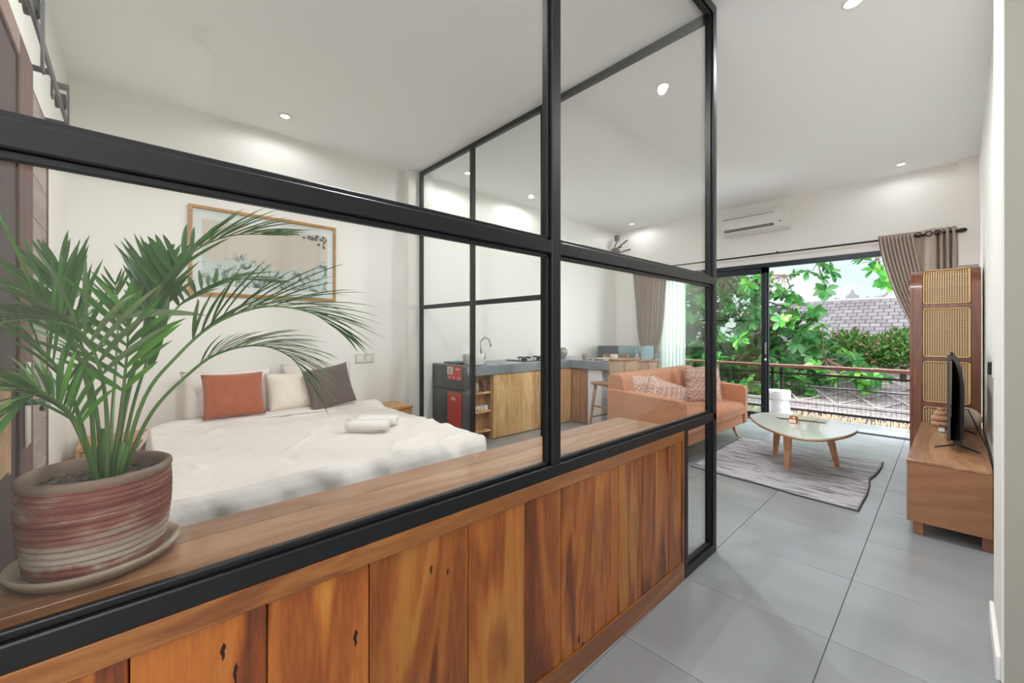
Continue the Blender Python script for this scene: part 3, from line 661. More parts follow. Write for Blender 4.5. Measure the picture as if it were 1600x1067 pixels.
for b, d, l_, w_ in (((-1.13, -.06, 1.29), (.0, -.75, .25), .16, .034), ((-1.20, -.03, 1.30), (.15, .85, .22), .16, .030), ((-1.24, .02, 1.20), (.0, .12, 1), .17, .024), ((-1.24, .032, 1.19), (.02, .2, 1), .17, .024), ((-1.22, -.1, 1.26), (0, -.1, 1), .16, .016)):
    MB().leaf(b, d, (.6, 0, .8), l_, w_, .35 if abs(d[1]) > .5 else 0, 8, .1, lshape).build('broad_leaf', m_palm2 if abs(d[1]) > .5 else m_palm, palm, 'full', recalc=False)

for o in palm.children_recursive:      # leaves bend back where they would touch the glass or the door
    for v in o.data.vertices:
        if v.co.x > -1.02: v.co.x = -1.02-(v.co.x+1.02)*.4
        if v.co.y < -.205: v.co.y = -.205-(v.co.y+.205)*.3*-1*.3
# ================================================================== KITCHEN
XK = -3.72; KZ = .88
kc = thing('kitchen_cabinet', 'pale wooden kitchen base cabinet with open shelves along the left wall', 'cabinet', (-4.05, 3.6, 0))
box('end_panel', (-3.83, 2.80, 0), (XK-.02, 2.86, .77), plain('white_panel', '#dfe4e8', .5), kc, .003)
box('back_panel', (XL+.001, 3.20, 0), (XL+.02, 4.6, .77), m_kit2, kc)
box('side_panel', (XL+.02, 2.87, .0), (XK-.04, 2.885, .77), m_kit2, kc) if False else None
box('divider', (XL+.02, 3.13, .0), (XK-.04, 3.15, .77), m_kit2, kc, .002)
for z in (.10, .33, .55): box('shelf', (-3.84, 2.87, z), (XK-.04, 3.13, z+.02), m_kit, kc, .002)
box('recess_back', (-3.86, 2.865, 0), (-3.845, 3.13, .77), m_kit2, kc)
ed = [3.152, 3.38, 3.62, 3.872, 4.12, 4.37, 4.60]
for i, (a, b) in enumerate(zip(ed, ed[1:])): box('door_plank', (XK-.045, a+.0015+(.003 if i == 3 else 0), .01), (XK-.02, b-.0015, .765), m_kit, kc, .0025)
pn = thing('kitchen_peninsula', 'brown plank fronted end of the kitchen counter meeting a white block', 'cabinet', (-3.4, 4.9, 0))
for a, b in ((-3.738, -3.585), (-3.572, -3.45)): box('door_plank', (a, 4.60, .01), (b, 4.625, .765), m_kit2, pn, .0025)
box('body', (-4.0, 4.626, 0), (-3.45, 5.25, .765), m_kit2, pn)
box('end_block', (-3.449, 4.60, 0), (-3.22, 5.25, .768), plain('white_painted_block', '#e3e4e6', .55), pn, .004)
ct = MB().prism([(XL+.001, 3.19), (-3.842, 3.19), (-3.842, 2.80), (XK, 2.80), (XK, 4.56), (-2.94, 4.56), (-2.94, 5.27), (XL+.001, 5.27)], .77, KZ, .004).build('concrete_countertop', m_slab)
tag(ct, 'L shaped polished grey concrete countertop on the kitchen cabinets', 'countertop')
fg = thing('small_refrigerator', 'small dark grey two door refrigerator with red stickers beside the counter', 'refrigerator', (-4.05, 2.74, 0))
m_fr = plain('dark_grey_fridge', '#45464a', .3, .3); m_red = plain('red_sticker', '#d23a35', .4); m_wp = plain('sticker_white', '#f0e6e4', .5)
box('body', (-4.38, 2.80, .03), (-3.87, 3.17, .885), m_fr, fg, .006)
d1 = box('door', (-4.38, 2.69, .625), (XK+.01, 2.788, .895), m_fr, fg, .008, True, 2); d2 = box('door', (-4.38, 2.69, .04), (XK+.01, 2.788, .61), m_fr, fg, .008, True, 2)
for x in (-4.3, -3.95): box('foot', (x, 2.83, 0), (x+.04, 2.87, .03), m_black, fg)
mb = MB(); mb.prism([(-4.02, .883), (-3.735, .883), (-3.735, .735), (-3.80, .728), (-3.86, .735), (-3.93, .728), (-4.01, .735)], 2.687, 2.6895, axis='y'); mb.build('sticker', m_red, d1)
box('sticker', (-4.01, 2.6855, .79), (-3.90, 2.6868, .875), m_wp, d1)
mb = MB()
for x in (-3.84, -3.825, -3.81, -3.795, -3.78): mb.box((x, 2.686, .845), (x+.011, 2.6869, .862))
for x in (-3.985, -3.90, -3.80): mb.box((x, 2.686, .752), (x+.035, 2.6869, .762))
mb.build('white_print', m_wp, d1)
mb = MB()
for i in range(9): 
    y_ = .795+.008*i; mb.box((-4.0+.004*(i % 3), 2.6845, y_), (-3.915-.006*(i % 2), 2.6854, y_+.003))
mb.build('small_print', plain('sticker_grey_print', '#8a7f86', .6), d1)
box('sticker', (-4.01, 2.687, .16), (-3.735, 2.6895, .59), m_red, d2)
mb = MB()
for i in range(4): mb.box((-3.93+.022*i, 2.686, .50+.008*(i % 2)), (-3.915+.022*i, 2.6869, .525+.01*((i+1) % 2)))
mb.box((-3.90, 2.686, .49), (-3.86, 2.6869, .494)); mb.build('white_print', m_wp, d2)
# things on counter
t = thing('black_tray', 'flat black tray lying on top of the refrigerator', 'tray', (-4.15, 2.9, .895)); box('base', (-4.27, 2.82, .8855), (-4.02, 3.02, .897), m_black, t, .003); box('lip', (-4.28, 2.81, .897), (-4.01, 3.03, .912), plain('charcoal', '#3b3d42', .5), t, .003)
t = thing('small_toaster', 'pale grey and white boxy toaster at the near end of the counter', 'appliance', (-3.93, 2.9, KZ))
box('side_housing', (-4.04, 2.92, .8855), (-3.93, 3.03, 1.01), plain('pale_grey_plastic', '#b9bab6', .4), t, .012, True, 2)
bb = box('body', (-3.929, 2.89, .886), (-3.78, 3.05, 1.02), m_whiteplastic, t, .012, True, 2)
box('lever', (-3.815, 2.885, .965), (-3.80, 2.8895, .985), m_black, bb); box('slot', (-3.90, 2.94, 1.0201), (-3.80, 2.955, 1.021), m_black, bb)
t = thing('sink_tap', 'tall chrome gooseneck tap standing behind the sink', 'tap', (-4.2, 3.34, KZ))
arc = [(-4.2, 3.33, KZ), (-4.2, 3.33, 1.08)]+[(-4.2+.0*a, 3.41-.08*math.cos(a), 1.12+.08*math.sin(a)) for a in [i*PI/10 for i in range(0, 11)]]+[(-4.2, 3.495, 1.08)]
MB().tube(arc, .011, 10).build('spout', m_chrome, t, 'full'); MB().lathe([(0, 0), (.027, 0), (.025, .01), (.020, .055), (0, .057)], (-4.2, 3.33, KZ), 16).build('base', m_chrome, t, 'full')
MB().tube([(-4.2, 3.35, .91), (-4.19, 3.385, .93), (-4.19, 3.40, 1.0)], [.012, .012, .008], 8).build('lever', m_chrome, t, 'full')
t = thing('kitchen_sink', 'flat steel sink drainer set in the concrete countertop', 'sink', (-4.05, 3.4, KZ)); box('rim', (-4.25, 3.42, KZ+.0002), (-3.85, 3.74, KZ+.004), plain('brushed_steel', '#c3c8cc', .25, .9), t, .001); box('basin', (-4.21, 3.46, KZ+.0041), (-3.89, 3.70, KZ+.0046), plain('steel_shadow', '#8d949a', .3, .9), t)
t = thing('gas_hob', 'black two burner gas hob on the countertop', 'hob', (-4.05, 4.05, KZ)); box('plate', (-4.25, 3.80, KZ+.0005), (-3.85, 4.42, KZ+.014), plain('black_glass', '#1c1e21', .1), t, .004)
for y in (3.97, 4.27):
    b_ = MB().lathe([(0, 0), (.045, 0), (.045, .014), (.03, .018), (.03, .026), (0, .028)], (-4.05, y, KZ+.014), 20).build('burner', m_darkmetal, t, True)
    mb = MB()
    for dx, dy in ((.1, 0), (-.1, 0), (0, .1), (0, -.1)): mb.tube([(-4.05+dx*.35, y+dy*.35, KZ+.05), (-4.05+dx, y+dy, KZ+.05), (-4.05+dx, y+dy, KZ+.014)], .005, 6)
    mb.tube([(-4.05+.1*math.cos(a), y+.1*math.sin(a), KZ+.045) for a in [i*PI/12 for i in range(25)]], .005, 6); mb.build('pan_support', m_black, t)
for y in (3.9, 4.12, 4.34): MB().lathe([(0, 0), (.015, 0), (.013, .016), (0, .017)], (-3.885, y, KZ+.014), 12).build('knob', m_chrome, t, True)
# shelf contents
t = thing('wooden_bowl', 'brown wooden salad bowl under the open counter end', 'bowl', (-3.80, 3.02, .57)); MB().lathe([(0, 0), (.02, 0), (.042, .12), (.046, .13), (.038, .12), (.015, .01), (0, .01)], (-3.80, 3.06, .5705), 24).build('shell', m_brown, t, 'full')
tag(MB().lathe([(0, 0), (.026, 0), (.028, .08), (.02, .10), (.022, .105), (0, .107)], (-3.80, 2.95, .5705), 16).build('ceramic_jar', plain('speckled_ceramic', '#b9aa98', .4), None, 'full'), 'small beige jar on the top open shelf under the counter', 'jar')
for i in range(4):
    tag(box('cup', (-3.83, 2.90+.055*i, .3505), (-3.785, 2.945+.055*i, .41), m_whiteplastic, None, .012, True, 2), ['little pale cup nearest the refrigerator on the open shelf', 'little pale cup second from the refrigerator on the open shelf', 'little pale cup third from the refrigerator on the open shelf', 'little pale cup nearest the plank doors on the open shelf'][i], 'cup', 'cups on the open shelf')
# bar top things
def cup(label, c, r, h, m, g=None):
    t = thing('drinking_cup', label, 'cup', c, g); MB().lathe([(0, 0), (r*.72, 0), (r*.85, h*.15), (r, h*.9), (r, h), (r*.9, h), (r*.85, h*.9), (r*.6, .01), (0, .01)], c, 24).build('body', m[0], t, 'full')
    MB().lathe([(r*.99, h*.55), (r*1.03, h*.6), (r*1.03, h*1.0), (r*1.0, h*1.003)], c, 24).build('glaze_band', m[1], t, 'full')
m_cer = plain('brown_ceramic', '#a08b76', .45); m_cer2 = plain('grey_green_glaze', '#8f8d80', .3); m_cer3 = plain('pale_ceramic', '#d9d2c7', .4)
cup('brown and grey ceramic cup on the left of the bar top', (-3.62, 4.75, KZ), .036, .085, (m_cer, m_cer2)); cup('pale ceramic cup on the plates at the right of the bar top', (-3.15, 4.78, KZ+.012), .045, .078, (m_cer3, m_cer3))
t = thing('round_glass_vase', 'round smoky glass vase on the countertop corner', 'vase', (-4.0, 4.7, KZ)); MB().lathe([(0, 0), (.04, 0), (.035, .02), (.06, .055), (.068, .095), (.055, .14), (.03, .158), (.0, .16)], (-3.99, 4.72, KZ+.0003), 24).build('body', plain('smoky_glass', '#9a948c', .15, .3), t, 'full'); MB().lathe([(.03, .158), (.032, .163), (.028, .164)], (-3.99, 4.72, KZ), 20).build('lip', m_chrome, t, 'full')
def plate(label, c, r, m=m_cer3):
    t = thing('dinner_plate', label, 'plate', c, 'plates on the bar top'); MB().lathe([(0, 0), (r*.6, 0), (r, .012), (r*.98, .014), (r*.6, .004), (0, .004)], c, 32).build('body', m, t, 'full')
plate('pale round plate under the ceramic cup at the bar end', (-3.17, 4.80, KZ+.0004), .14); plate('pale plate behind the small bowls on the bar top', (-3.45, 5.05, KZ+.0004), .15)
for i, x in enumerate((-3.50, -3.41, -3.35)):
    tag(MB().lathe([(0, 0), (.014, 0), (.03, .016), (.031, .026), (.026, .025), (.01, .006), (0, .006)], (x, 4.73+.02*i, KZ+.0003), 20).build('small_bowl', m_cer, None, 'full'), ['small brown sauce bowl nearest the brown cup', 'small brown sauce bowl in the middle of three', 'small brown sauce bowl right of the other two'][i], 'bowl', 'sauce bowls on the bar top')
t = thing('napkin', 'dark folded napkin with cutlery at the right end of the bar top', 'napkin', (-3.02, 4.68, KZ)); box('cloth', (-3.22, 4.585, KZ+.0003), (-2.98, 4.65, KZ+.006), plain('charcoal_cloth', '#54585c', .9), t, .002); MB().tube([(-3.2, 4.61, KZ+.009), (-3.03, 4.62, KZ+.009)], .003, 6).build('knife', m_chrome, t)
# slate cabinet behind
t = thing('slate_cabinet', 'slate blue storage unit with glass door in the far left corner', 'cabinet', (-3.85, 6.1, 0))
box('body', (-4.25, 5.95, 0), (-3.84, 6.35, 1.035), m_slate, t, .004); box('base_unit', (-3.838, 5.95, 0), (-3.42, 6.35, .80), m_slate, t, .004)
o = box('display_case', (-3.838, 5.95, .802), (-3.42, 6.35, 1.05), plain('blue_grey_case', '#8ba3aa', .12, .4), t, .004)
box('case_frame', (-3.44, 5.94, .80), (-3.42, 5.949, 1.05), m_chrome, o); box('label_strip', (-3.51, 5.944, .85), (-3.48, 5.949, .93), m_whiteplastic, o); box('label_strip', (-3.515, 5.944, .95), (-3.48, 5.949, 1.0), plain('green_label', '#7fb2a0', .5), o)
# bar stools
def stool(label, c, ang, zt=.95):
    t = thing('bar_chair', label, 'chair', c, 'cane backed bar chairs'); M0 = Matrix.Translation(c)@Matrix.Rotation(ang, 4, 'Z'); m = m_stool
    def P(x, y, z): return M0@Vector((x, y, z))
    # local: faces -x, back at +x
    mb = MB(); mb.box((-.22, -.20, .62), (.20, .20, .655), .012, 2, M0); mb.build('seat', m, t, True)
    for sx, sy in ((-1, -1), (-1, 1), (1, -1), (1, 1)): MB().tube([P(sx*.17, sy*.16, .62), P(sx*.235, sy*.21, 0)], [.020, .013], 8).build('leg', m, t, 'full')
    for z in (.22, .36):
        k = .17+.065*(.62-z)/.62; j = .16+.05*(.62-z)/.62
        for a, b in (((-k, -j), (k, -j)), ((k, -j), (k, j)), ((k, j), (-k, j)), ((-k, j), (-k, -j))):
            if (z > .3) == (abs(a[1]-b[1]) < .01): MB().tube([P(a[0], a[1], z), P(b[0], b[1], z)], .011, 8).build('stretcher', m, t, 'full')
    ab = .62; pts = [(.21*math.cos(a)+.06, .235*math.sin(a)) for a in [(-1.35+2.7*i/16) for i in range(17)]]
    for z, r in ((zt, .016), (.76, .013)): MB().tube([P(x+.05*(z-.7), y, z) for x, y in pts], r, 8).build('back_rail', m, t, 'full')
    for k in (0, 5, 11, 16): x, y = pts[k]; MB().tube([P(x-.01, y*.92, .65), P(x+.008, y, .8), P(x+.014, y, zt)], .011, 8).build('back_post', m, t, 'full')
    mb = MB(); mb.grid(lambda u, v: P(*[(pts[int(u*16)][0]+((.765+(zt-.77)*v)-.7)*.05), pts[int(u*16)][1], .765+(zt-.77)*v]), 17, 4); o = mb.build('cane_back', m_cane_b, t, 'full')
m_stool = wood('bar_chair_wood', ['#74503a', '#8d654a', '#a67d5c', '#b8906c'], 'z', .4, 3, .1)
m_cane_b = mk_cane('bar_chair_cane', 90, '#d0b69a', '#b59a7c', (1, 2), rad=.27)
stool('cane backed wooden bar chair nearest, standing behind the sofa', (-2.86, 4.36, 0), -.15)
stool('cane backed wooden bar chair half hidden beyond the nearest one', (-2.96, 5.02, 0), .0, .90)
stool('cane backed wooden bar chair behind the bar top before the slate unit', (-3.72, 5.56, 0), math.radians(88), .90)

# ================================================================== LIVING ROOM
def sofa():
    t = thing('sofa', 'salmon orange two seat sofa with slim arms and tapered wooden legs', 'sofa', (-2.15, 4.65, 0))
    y0, y1 = 3.78, 5.54; xf = -1.75; xbk = -2.58
    mb = MB(); mb.box((xbk+.02, y0+.03, .16), (xf-.02, y1-.03, .30), .02, 2); mb.build('seat_base', m_sofa, t, True)
    for a, b in ((y0, y0+.10), (y1-.10, y1)):
        o = MB().prism([(xf, .17), (xf+.005, .585), (xf-.012, .618), (xf-.04, .625), (xbk+.05, .665), (xbk, .66), (xbk, .17)], a, b, .012, 'y').build('armrest', m_sofa, t, True)
        yy = a if a == y0 else b
    MB().prism([(-2.30, .30), (-2.385, .78), (-2.41, .815), (-2.45, .828), (-2.53, .826), (-2.575, .80), (-2.585, .75), (-2.58, .17), (-2.35, .17)], y0+.012, y1-.012, .012, 'y').build('backrest', m_sofa, t, True)
    ym = (y0+y1)/2
    for a, b in ((y0+.105, ym-.004), (ym+.004, y1-.105)):
        def f(u, v, a=a, b=b):
            yy = a+(b-a)*u; s_ = v*2
            # profile: bottom front -> top front -> back
            if v < .12: x = xf+.015; z = .30+v/.12*.07
            elif v < .3: q = (v-.12)/.18*PI/2; x = xf+.015-.05*(1-math.cos(q)); z = .37+.055*math.sin(q)
            else: q = (v-.3)/.7; x = xf-.035-q*.53; z = .425+.02*math.sin(PI*q)
            e = min(u, 1-u); z -= .03*max(0, 1-e/.06)**2; x -= .012*max(0, 1-e/.06)**2
            ch = abs(math.sin(PI*u*9))**.35
            z += .006*(ch-1)*(v > .15); x += .006*(ch-1)*(v <= .3)
            return (x, yy, z)
        mb = MB(); mb.grid(f, 110, 26); mb.box((xf-.54, a+.01, .302), (xf-.01, b-.01, .38)); mb.build('seat_cushion', m_sofa, t, 'full')
    for x, y, dx, dy in ((xf-.13, y0+.16, .05, -.06), (xf-.13, y1-.16, .05, .06), (xbk+.13, y0+.16, -.05, -.06), (xbk+.13, y1-.16, -.05, .06)):
        MB().tube([(x, y, .165), (x+dx, y+dy, 0)], [.024, .013], 10).build('leg', m_oak, t, 'full')
sofa()
def mk_boho():
    M = Mat('patterned_boho_fabric'); v = M.coord(rnd=False, kind='Generated'); sp = M.n('ShaderNodeSeparateXYZ'); M.l(v, sp.inputs[0]); z = sp.outputs[2]; y = sp.outputs[1]
    zz = M.math('MULTIPLY', z, 8); band = M.math('FRACT', zz); tri = M.math('PINGPONG', M.math('MULTIPLY', y, 20), 1)
    dia = M.math('LESS_THAN', M.math('ABSOLUTE', M.math('SUBTRACT', band, M.math('MULTIPLY_ADD', tri, .7, .15))), .12)
    lnm = M.math('LESS_THAN', band, .1); bid = M.math('FLOOR', zz); alt = M.math('MODULO', bid, 3)
    c1 = M.mix(M.math('MULTIPLY', alt, .5), hexc('#b98a78'), hexc('#a86f5c'))
    dots = M.math('LESS_THAN', M.math('FRACT', M.math('MULTIPLY', y, 26)), .45)
    f = M.math('MAXIMUM', dia, M.math('MULTIPLY', lnm, dots)); c = M.mix(M.math('MULTIPLY', f, .85), c1, hexc('#e0d0c4'))
    c = M.mix(M.math('MULTIPLY', M.noise(M.coord(rnd=False), 120, 2), .35), c, hexc('#d9c8bc')); M.base(c); M.set(Roughness=.95); return M.m
m_boho = mk_boho(); m_fringe = plain('pale_fringe', '#dcd3cc', .9)
def scush(label, c, X, Y, w, seed):
    X = Vector(X).normalized(); Y = Vector(Y); Y = (Y-X*Y.dot(X)).normalized(); Z = X.cross(Y); t = thing('sofa_cushion', label, 'cushion', c, 'patterned sofa cushions')
    cushion(MB(), (0, 0, 0), X, Y, Z, .01, .01, .01, 4).bm.free()
    mb = MB(); cushion(mb, c, X, Y, Z, w, w, .14, 16, .05, seed=seed); mb.build('cover', m_boho, t, 'full')
    mb = MB(); c = Vector(c); rr = random.Random(seed)
    for s_ in (-1, 1):
        for i in range(26):
            v = -1+2*i/25; p = c+X*(s_*w/2*(1-.05*(1-v*v)))+Y*(v*w/2); mb.tube([p, p+X*(s_*.014)+Y*rr.uniform(-.006, .006)], .0035, 4)
    mb.build('fringe', m_fringe, t)
scush('patterned blush cushion in front at the far end of the sofa', (-2.10, 5.10, .625), (.62, .78, -.03), (-.16, .22, .95), .43, 1)
scush('patterned blush cushion peeking out behind the far one', (-2.17, 5.34, .66), (.6, .8, .12), (-.1, .2, .97), .38, 2)
scush('patterned blush cushion leaning back at the near end of the sofa', (-2.33, 4.13, .60), (.2, 1, -.1), (-.25, 0, .95), .40, 3)
scush('patterned blush cushion slumping forward by the near armrest', (-2.08, 4.07, .575), (.78, .5, -.32), (-.1, .45, .9), .42, 4)

def ctable():
    t = thing('coffee_table', 'rounded triangular coffee table with glossy pale top and tapered wooden legs', 'table', (-1.0, 4.65, 0))
    pts = [(-1.491, 4.795), (-1.40, 4.58), (-1.26, 4.36), (-1.08, 4.17), (-.90, 4.07), (-.76, 4.14), (-.66, 4.36), (-.61, 4.66), (-.64, 4.88), (-.78, 5.02), (-1.03, 5.11), (-1.28, 5.12), (-1.44, 5.02)]
    sp_ = spline([(x, y, 0) for x, y in pts+[pts[0]]], 72)[:-1]; poly = [(p.x, p.y) for p in sp_]
    MB().prism(poly, .388, .402, .0015).build('glossy_top', plain('glossy_pale_glaze', '#dcded6', .06), t)
    cx, cy_ = -1.0, 4.65; pl = [(cx+(x-cx)*1.004, cy_+(y-cy_)*1.004) for x, y in poly]; MB().prism(pl, .374, .3878, .002).build('wooden_edge', wood('table_edge', ['#86603f', '#9a7150', '#a67e5b'], 'x', .4, 2), t)
    for a, b in (((-1.25, 4.9), (-.80, 4.86)), ((-1.10, 4.36), (-.78, 4.9)), ((-1.12, 4.34), (-1.25, 4.92))):
        A = Vector((*a, 0)); B = Vector((*b, 0)); d = B-A; M0 = Matrix.Translation(A)@Matrix.Rotation(math.atan2(d.y, d.x), 4, 'Z'); mb = MB(); mb.box((-.04, -.018, .345), (d.length+.04, .018, .373), .003, 1, M0); mb.build('apron', m_leg, t)
    for (x0, y0_), (x1, y1_) in (((-1.24, 4.82), (-1.275, 4.85)), ((-1.06, 4.42), (-1.065, 4.42)), ((-.84, 4.84), (-.77, 4.86))):
        mb = MB()
        def f(u, v, x0=x0, x1=x1, a=y0_, b=y1_):
            k = u*4; w_ = .034*(1-v)+.018*v; q = [(-1, -1), (1, -1), (1, 1), (-1, 1)][int(k) % 4]; return (x0+(x1-x0)*v+q[0]*w_, a+(b-a)*v+q[1]*w_*.6, .372*(1-v)+.012*v)
        mb.grid(f, 4, 4, True); bmesh.ops.holes_fill(mb.bm, edges=mb.bm.edges[:]); mb.build('leg', m_leg, t)
m_leg = wood('table_leg_wood', ['#a06a44', '#b88058', '#c79368', '#d3a57a'], 'z', .4, 3, .1)
ctable()
t = thing('amber_candle', 'small amber glass candle jar with pale label on the coffee table', 'candle', (-1.07, 4.66, .4))
MB().lathe([(0, 0), (.034, 0), (.037, .006), (.037, .05), (.031, .058), (.031, .064), (0, .064)], (-1.07, 4.66, .4025), 24).build('jar', plain('amber_glass', '#a55a12', .08, Coat__Weight=1), t, 'full')
def lab(u, v): a = math.radians(-150+100*u); return (-1.07+.0376*math.cos(a), 4.66+.0376*math.sin(a), .407+.034*v)
MB().grid(lab, 12, 2).build('label', plain('cream_label', '#e3cfc0', .7), t)
t = thing('incense_holder', 'thin dark wooden incense holder lying beside the candle', 'holder', (-1.05, 4.78, .4)); MB().prism([(-.90, 4.835), (-.86, 4.87), (-1.20, 4.795), (-1.22, 4.77)], .4025, .409, .001).build('tray', m_brown, t); MB().tube([(-1.25, 4.77, .4122), (-.92, 4.845, .4122)], .003, 6).build('stick', m_darkmetal, t)
# rug
def rug():
    def f(u, v):
        a = Vector((-1.714, 3.89, 0)); b = Vector((-.483, 3.77, 0)); c = Vector((-.494, 5.351, 0)); d = Vector((-1.774, 5.393, 0)); p = a*(1-u)*(1-v)+b*u*(1-v)+c*u*v+d*(1-u)*v
        k = u; z = .006+.012*math.exp(-((v-.62+.12*u)/.02)**2)*max(0, u-.62)*2.6+abs(noise.noise(p*3))*.003+.004*math.sin(v*70+u*3)*.12
        x = p.x-.03*math.exp(-((v-.55)/.1)**2)*max(0, u-.8)*5; return (x+.008*noise.noise(p*4), p.y+.02*noise.noise(Vector((p.x*3, 0, v*.5))), z)
    M = Mat('grey_woven_rug'); v = M.coord((.5, 6, 1), False, (0, 0, .03)); n = M.noise(v, 6, 3, .6, 1.4); M.base(M.ramp(n, [(.38, '#5e5c61'), (.45, '#a9a8ad'), (.6, '#c6c5ca')])); M.set(Roughness=1); M.bump(n, .7, .01)
    t = thing('area_rug', 'wavy grey striped rug on the tiles under the coffee table', 'rug', (-1.1, 4.6, 0))
    o = MB().grid(f, 60, 90).build('pile', M.m, t, 'full'); so = o.modifiers.new('s', 'SOLIDIFY'); so.thickness = .005; so.offset = -1
    mb = MB()
    P = [Vector(f(u, 0)) for u in [i/40 for i in range(41)]]+[Vector(f(1, i/50)) for i in range(1, 51)]; P += [Vector(f(1-i/40, 1)) for i in range(1, 41)]+[Vector(f(0, 1-i/50)) for i in range(1, 50)]
    for a, b in (((P[0:41]), 0), (P[40:91], 0), (P[90:131], 0), (P[130:], 0)): mb.tube(a, .007, 5)
    mb.build('bound_edge', plain('dark_binding', '#4c4845', .9), t)
rug()
# tv console
t = thing('tv_console', 'low teak television bench along the right wall', 'tv bench', (-.04, 4.4, 0))
cx0, cx1, cy0, cy1 = -.222, .134, 3.61, 5.22
box('top', (cx0-.002, cy0-.002, .452), (cx1, cy1, .47), m_console, t, .002); box('end_panel', (cx0, cy0, .083), (cx1, cy0+.02, .4515), m_consolef, t, .002)
box('body', (cx0+.002, cy0+.0205, .085), (cx1, cy1-.021, .4515), m_console, t); box('end_panel', (cx0, cy1-.02, .083), (cx1, cy1, .4515), m_consolef, t, .002)
for x in (cx0+.028, cx1-.04): 
    for y in (cy0+.03, cy1-.08): box('leg', (x, y, 0), (x+.045, y+.04, .083), m_consolef, t, .002)
# tv
t = thing('television', 'black flat television seen edge on standing on the teak bench', 'television', (-.01, 4.47, .47))
ty0, ty1 = 4.02, 4.98; 
box('screen', (-.050, ty0, .545), (-.040, ty1, 1.112), plain('screen_glass', '#0b0c10', .08), t, .003)
def tvback(u, v):
    y = ty0+.003+(ty1-ty0-.006)*u; z = .547+.562*v; e = min(u, 1-u); k = min(1, e/.04); q = 1 if v < .62 else max(0, math.cos((v-.62)/.38*PI/2))**.6
    dpt = .066*q*(.75+.25*k); dpt = max(.012, dpt)
    return (-.040+dpt*(1 if v > .0 else .8), y, z)
def closed(u, v):  # back shell wrapped round to the bezel
    if v < .04: return (-.040, ty0+.003+(ty1-ty0-.006)*u, .547)
    if v > .96: return (-.040, ty0+.003+(ty1-ty0-.006)*u, 1.109)
    return tvback(u, (v-.04)/.92)
mb = MB(); mb.grid(closed, 30, 40); bmesh.ops.holes_fill(mb.bm, edges=[e for e in mb.bm.edges if e.is_boundary]); mb.build('back_shell', plain('tv_dark_plastic', '#15171c', .6), t, True)
box('bezel_edge', (-.051, ty0-.003, .542), (-.036, ty0, 1.116), plain('tv_grey_edge', '#3c3e43', .5), t)
for y in (4.105, 4.845):
    f_ = MB().tube([(-.112, y, .4745), (-.025, y, .505), (-.005, y, .512), (.012, y, .505), (.096, y, .4745)], [.004, .007, .008, .007, .004], 8).build('foot', m_black, t, 'full')
    box('foot_stem', (-.025, y-.012, .505), (.015, y+.012, .55), m_black, t)
tag(MB().tube([(.028, 4.35, .72), (.045, 4.35, .725), (.07, 4.32, .66), (.095, 4.22, .60), (.118, 4.10, .54), (.138, 4.0, .495), (.141, 3.96, .478)], .0035, 8).build('power_cable', m_black, None, 'full'), 'black power cable hanging from the back of the television', 'cable')
t = thing('globe_lamp', 'pale round globe lamp behind the television on the teak bench', 'lamp', (.055, 5.02, .47)); MB().lathe([(0, 0)]+[(.088*math.sin(a), .088-.088*math.cos(a)) for a in [i*PI/20 for i in range(1, 20)]]+[(0, .176)], (.045, 5.06, .474), 32).build('globe', plain('warm_white_globe', '#e3d3c2', .5), t, 'full'); MB().lathe([(0, 0), (.05, 0), (.05, .006), (0, .006)], (.045, 5.06, .4703), 24).build('base', m_cer3, t)
t = thing('stacked_vase', 'terracotta vase of stacked rounded rings beside the television', 'vase', (-.11, 5.05, .47))
for i, (r, z) in enumerate(((.058, .03), (.060, .078), (.042, .118))): MB().lathe([(r*.3, -.024)]+[(r-.022+.022*math.sin(a), -.024*math.cos(a)) for a in [j*PI/10 for j in range(1, 10)]]+[(r*.3, .024)], (-.10, 5.02, .47+z-.003 if i else .4985), 28).build('ring', plain('terracotta_clay_%d' % i, '#b98a6c', .8), t, 'full')
MB().lathe([(.012, 0), (.022, .0), (.022, .03), (.012, .03)], (-.10, 5.02, .607), 20).build('neck', plain('terracotta_neck', '#b98a6c', .8), t, 'full')
t = thing('small_glass_bottle', 'tiny glass bottle with white label in front of the stacked vase', 'bottle', (-.09, 4.78, .47)); box('body', (-.112, 4.76, .4705), (-.072, 4.79, .515), plain('bottle_glass', '#8a7a70', .1), t, .005); box('label', (-.110, 4.757, .476), (-.074, 4.7598, .503), m_whiteplastic, t); box('cap', (-.105, 4.765, .5152), (-.085, 4.785, .525), m_darkmetal, t, .002)
# outlet on right wall
t = thing('wall_outlet', 'black wall plug and socket on the right wall behind the bench', 'socket', (XR, 4.05, 1.0)); box('plate', (XR-.006, 4.0, .98), (XR, 4.08, 1.10), m_whiteplastic, t, .002); box('plug', (XR-.022, 4.015, 1.0), (XR-.0062, 4.065, 1.08), m_black, t, .004)
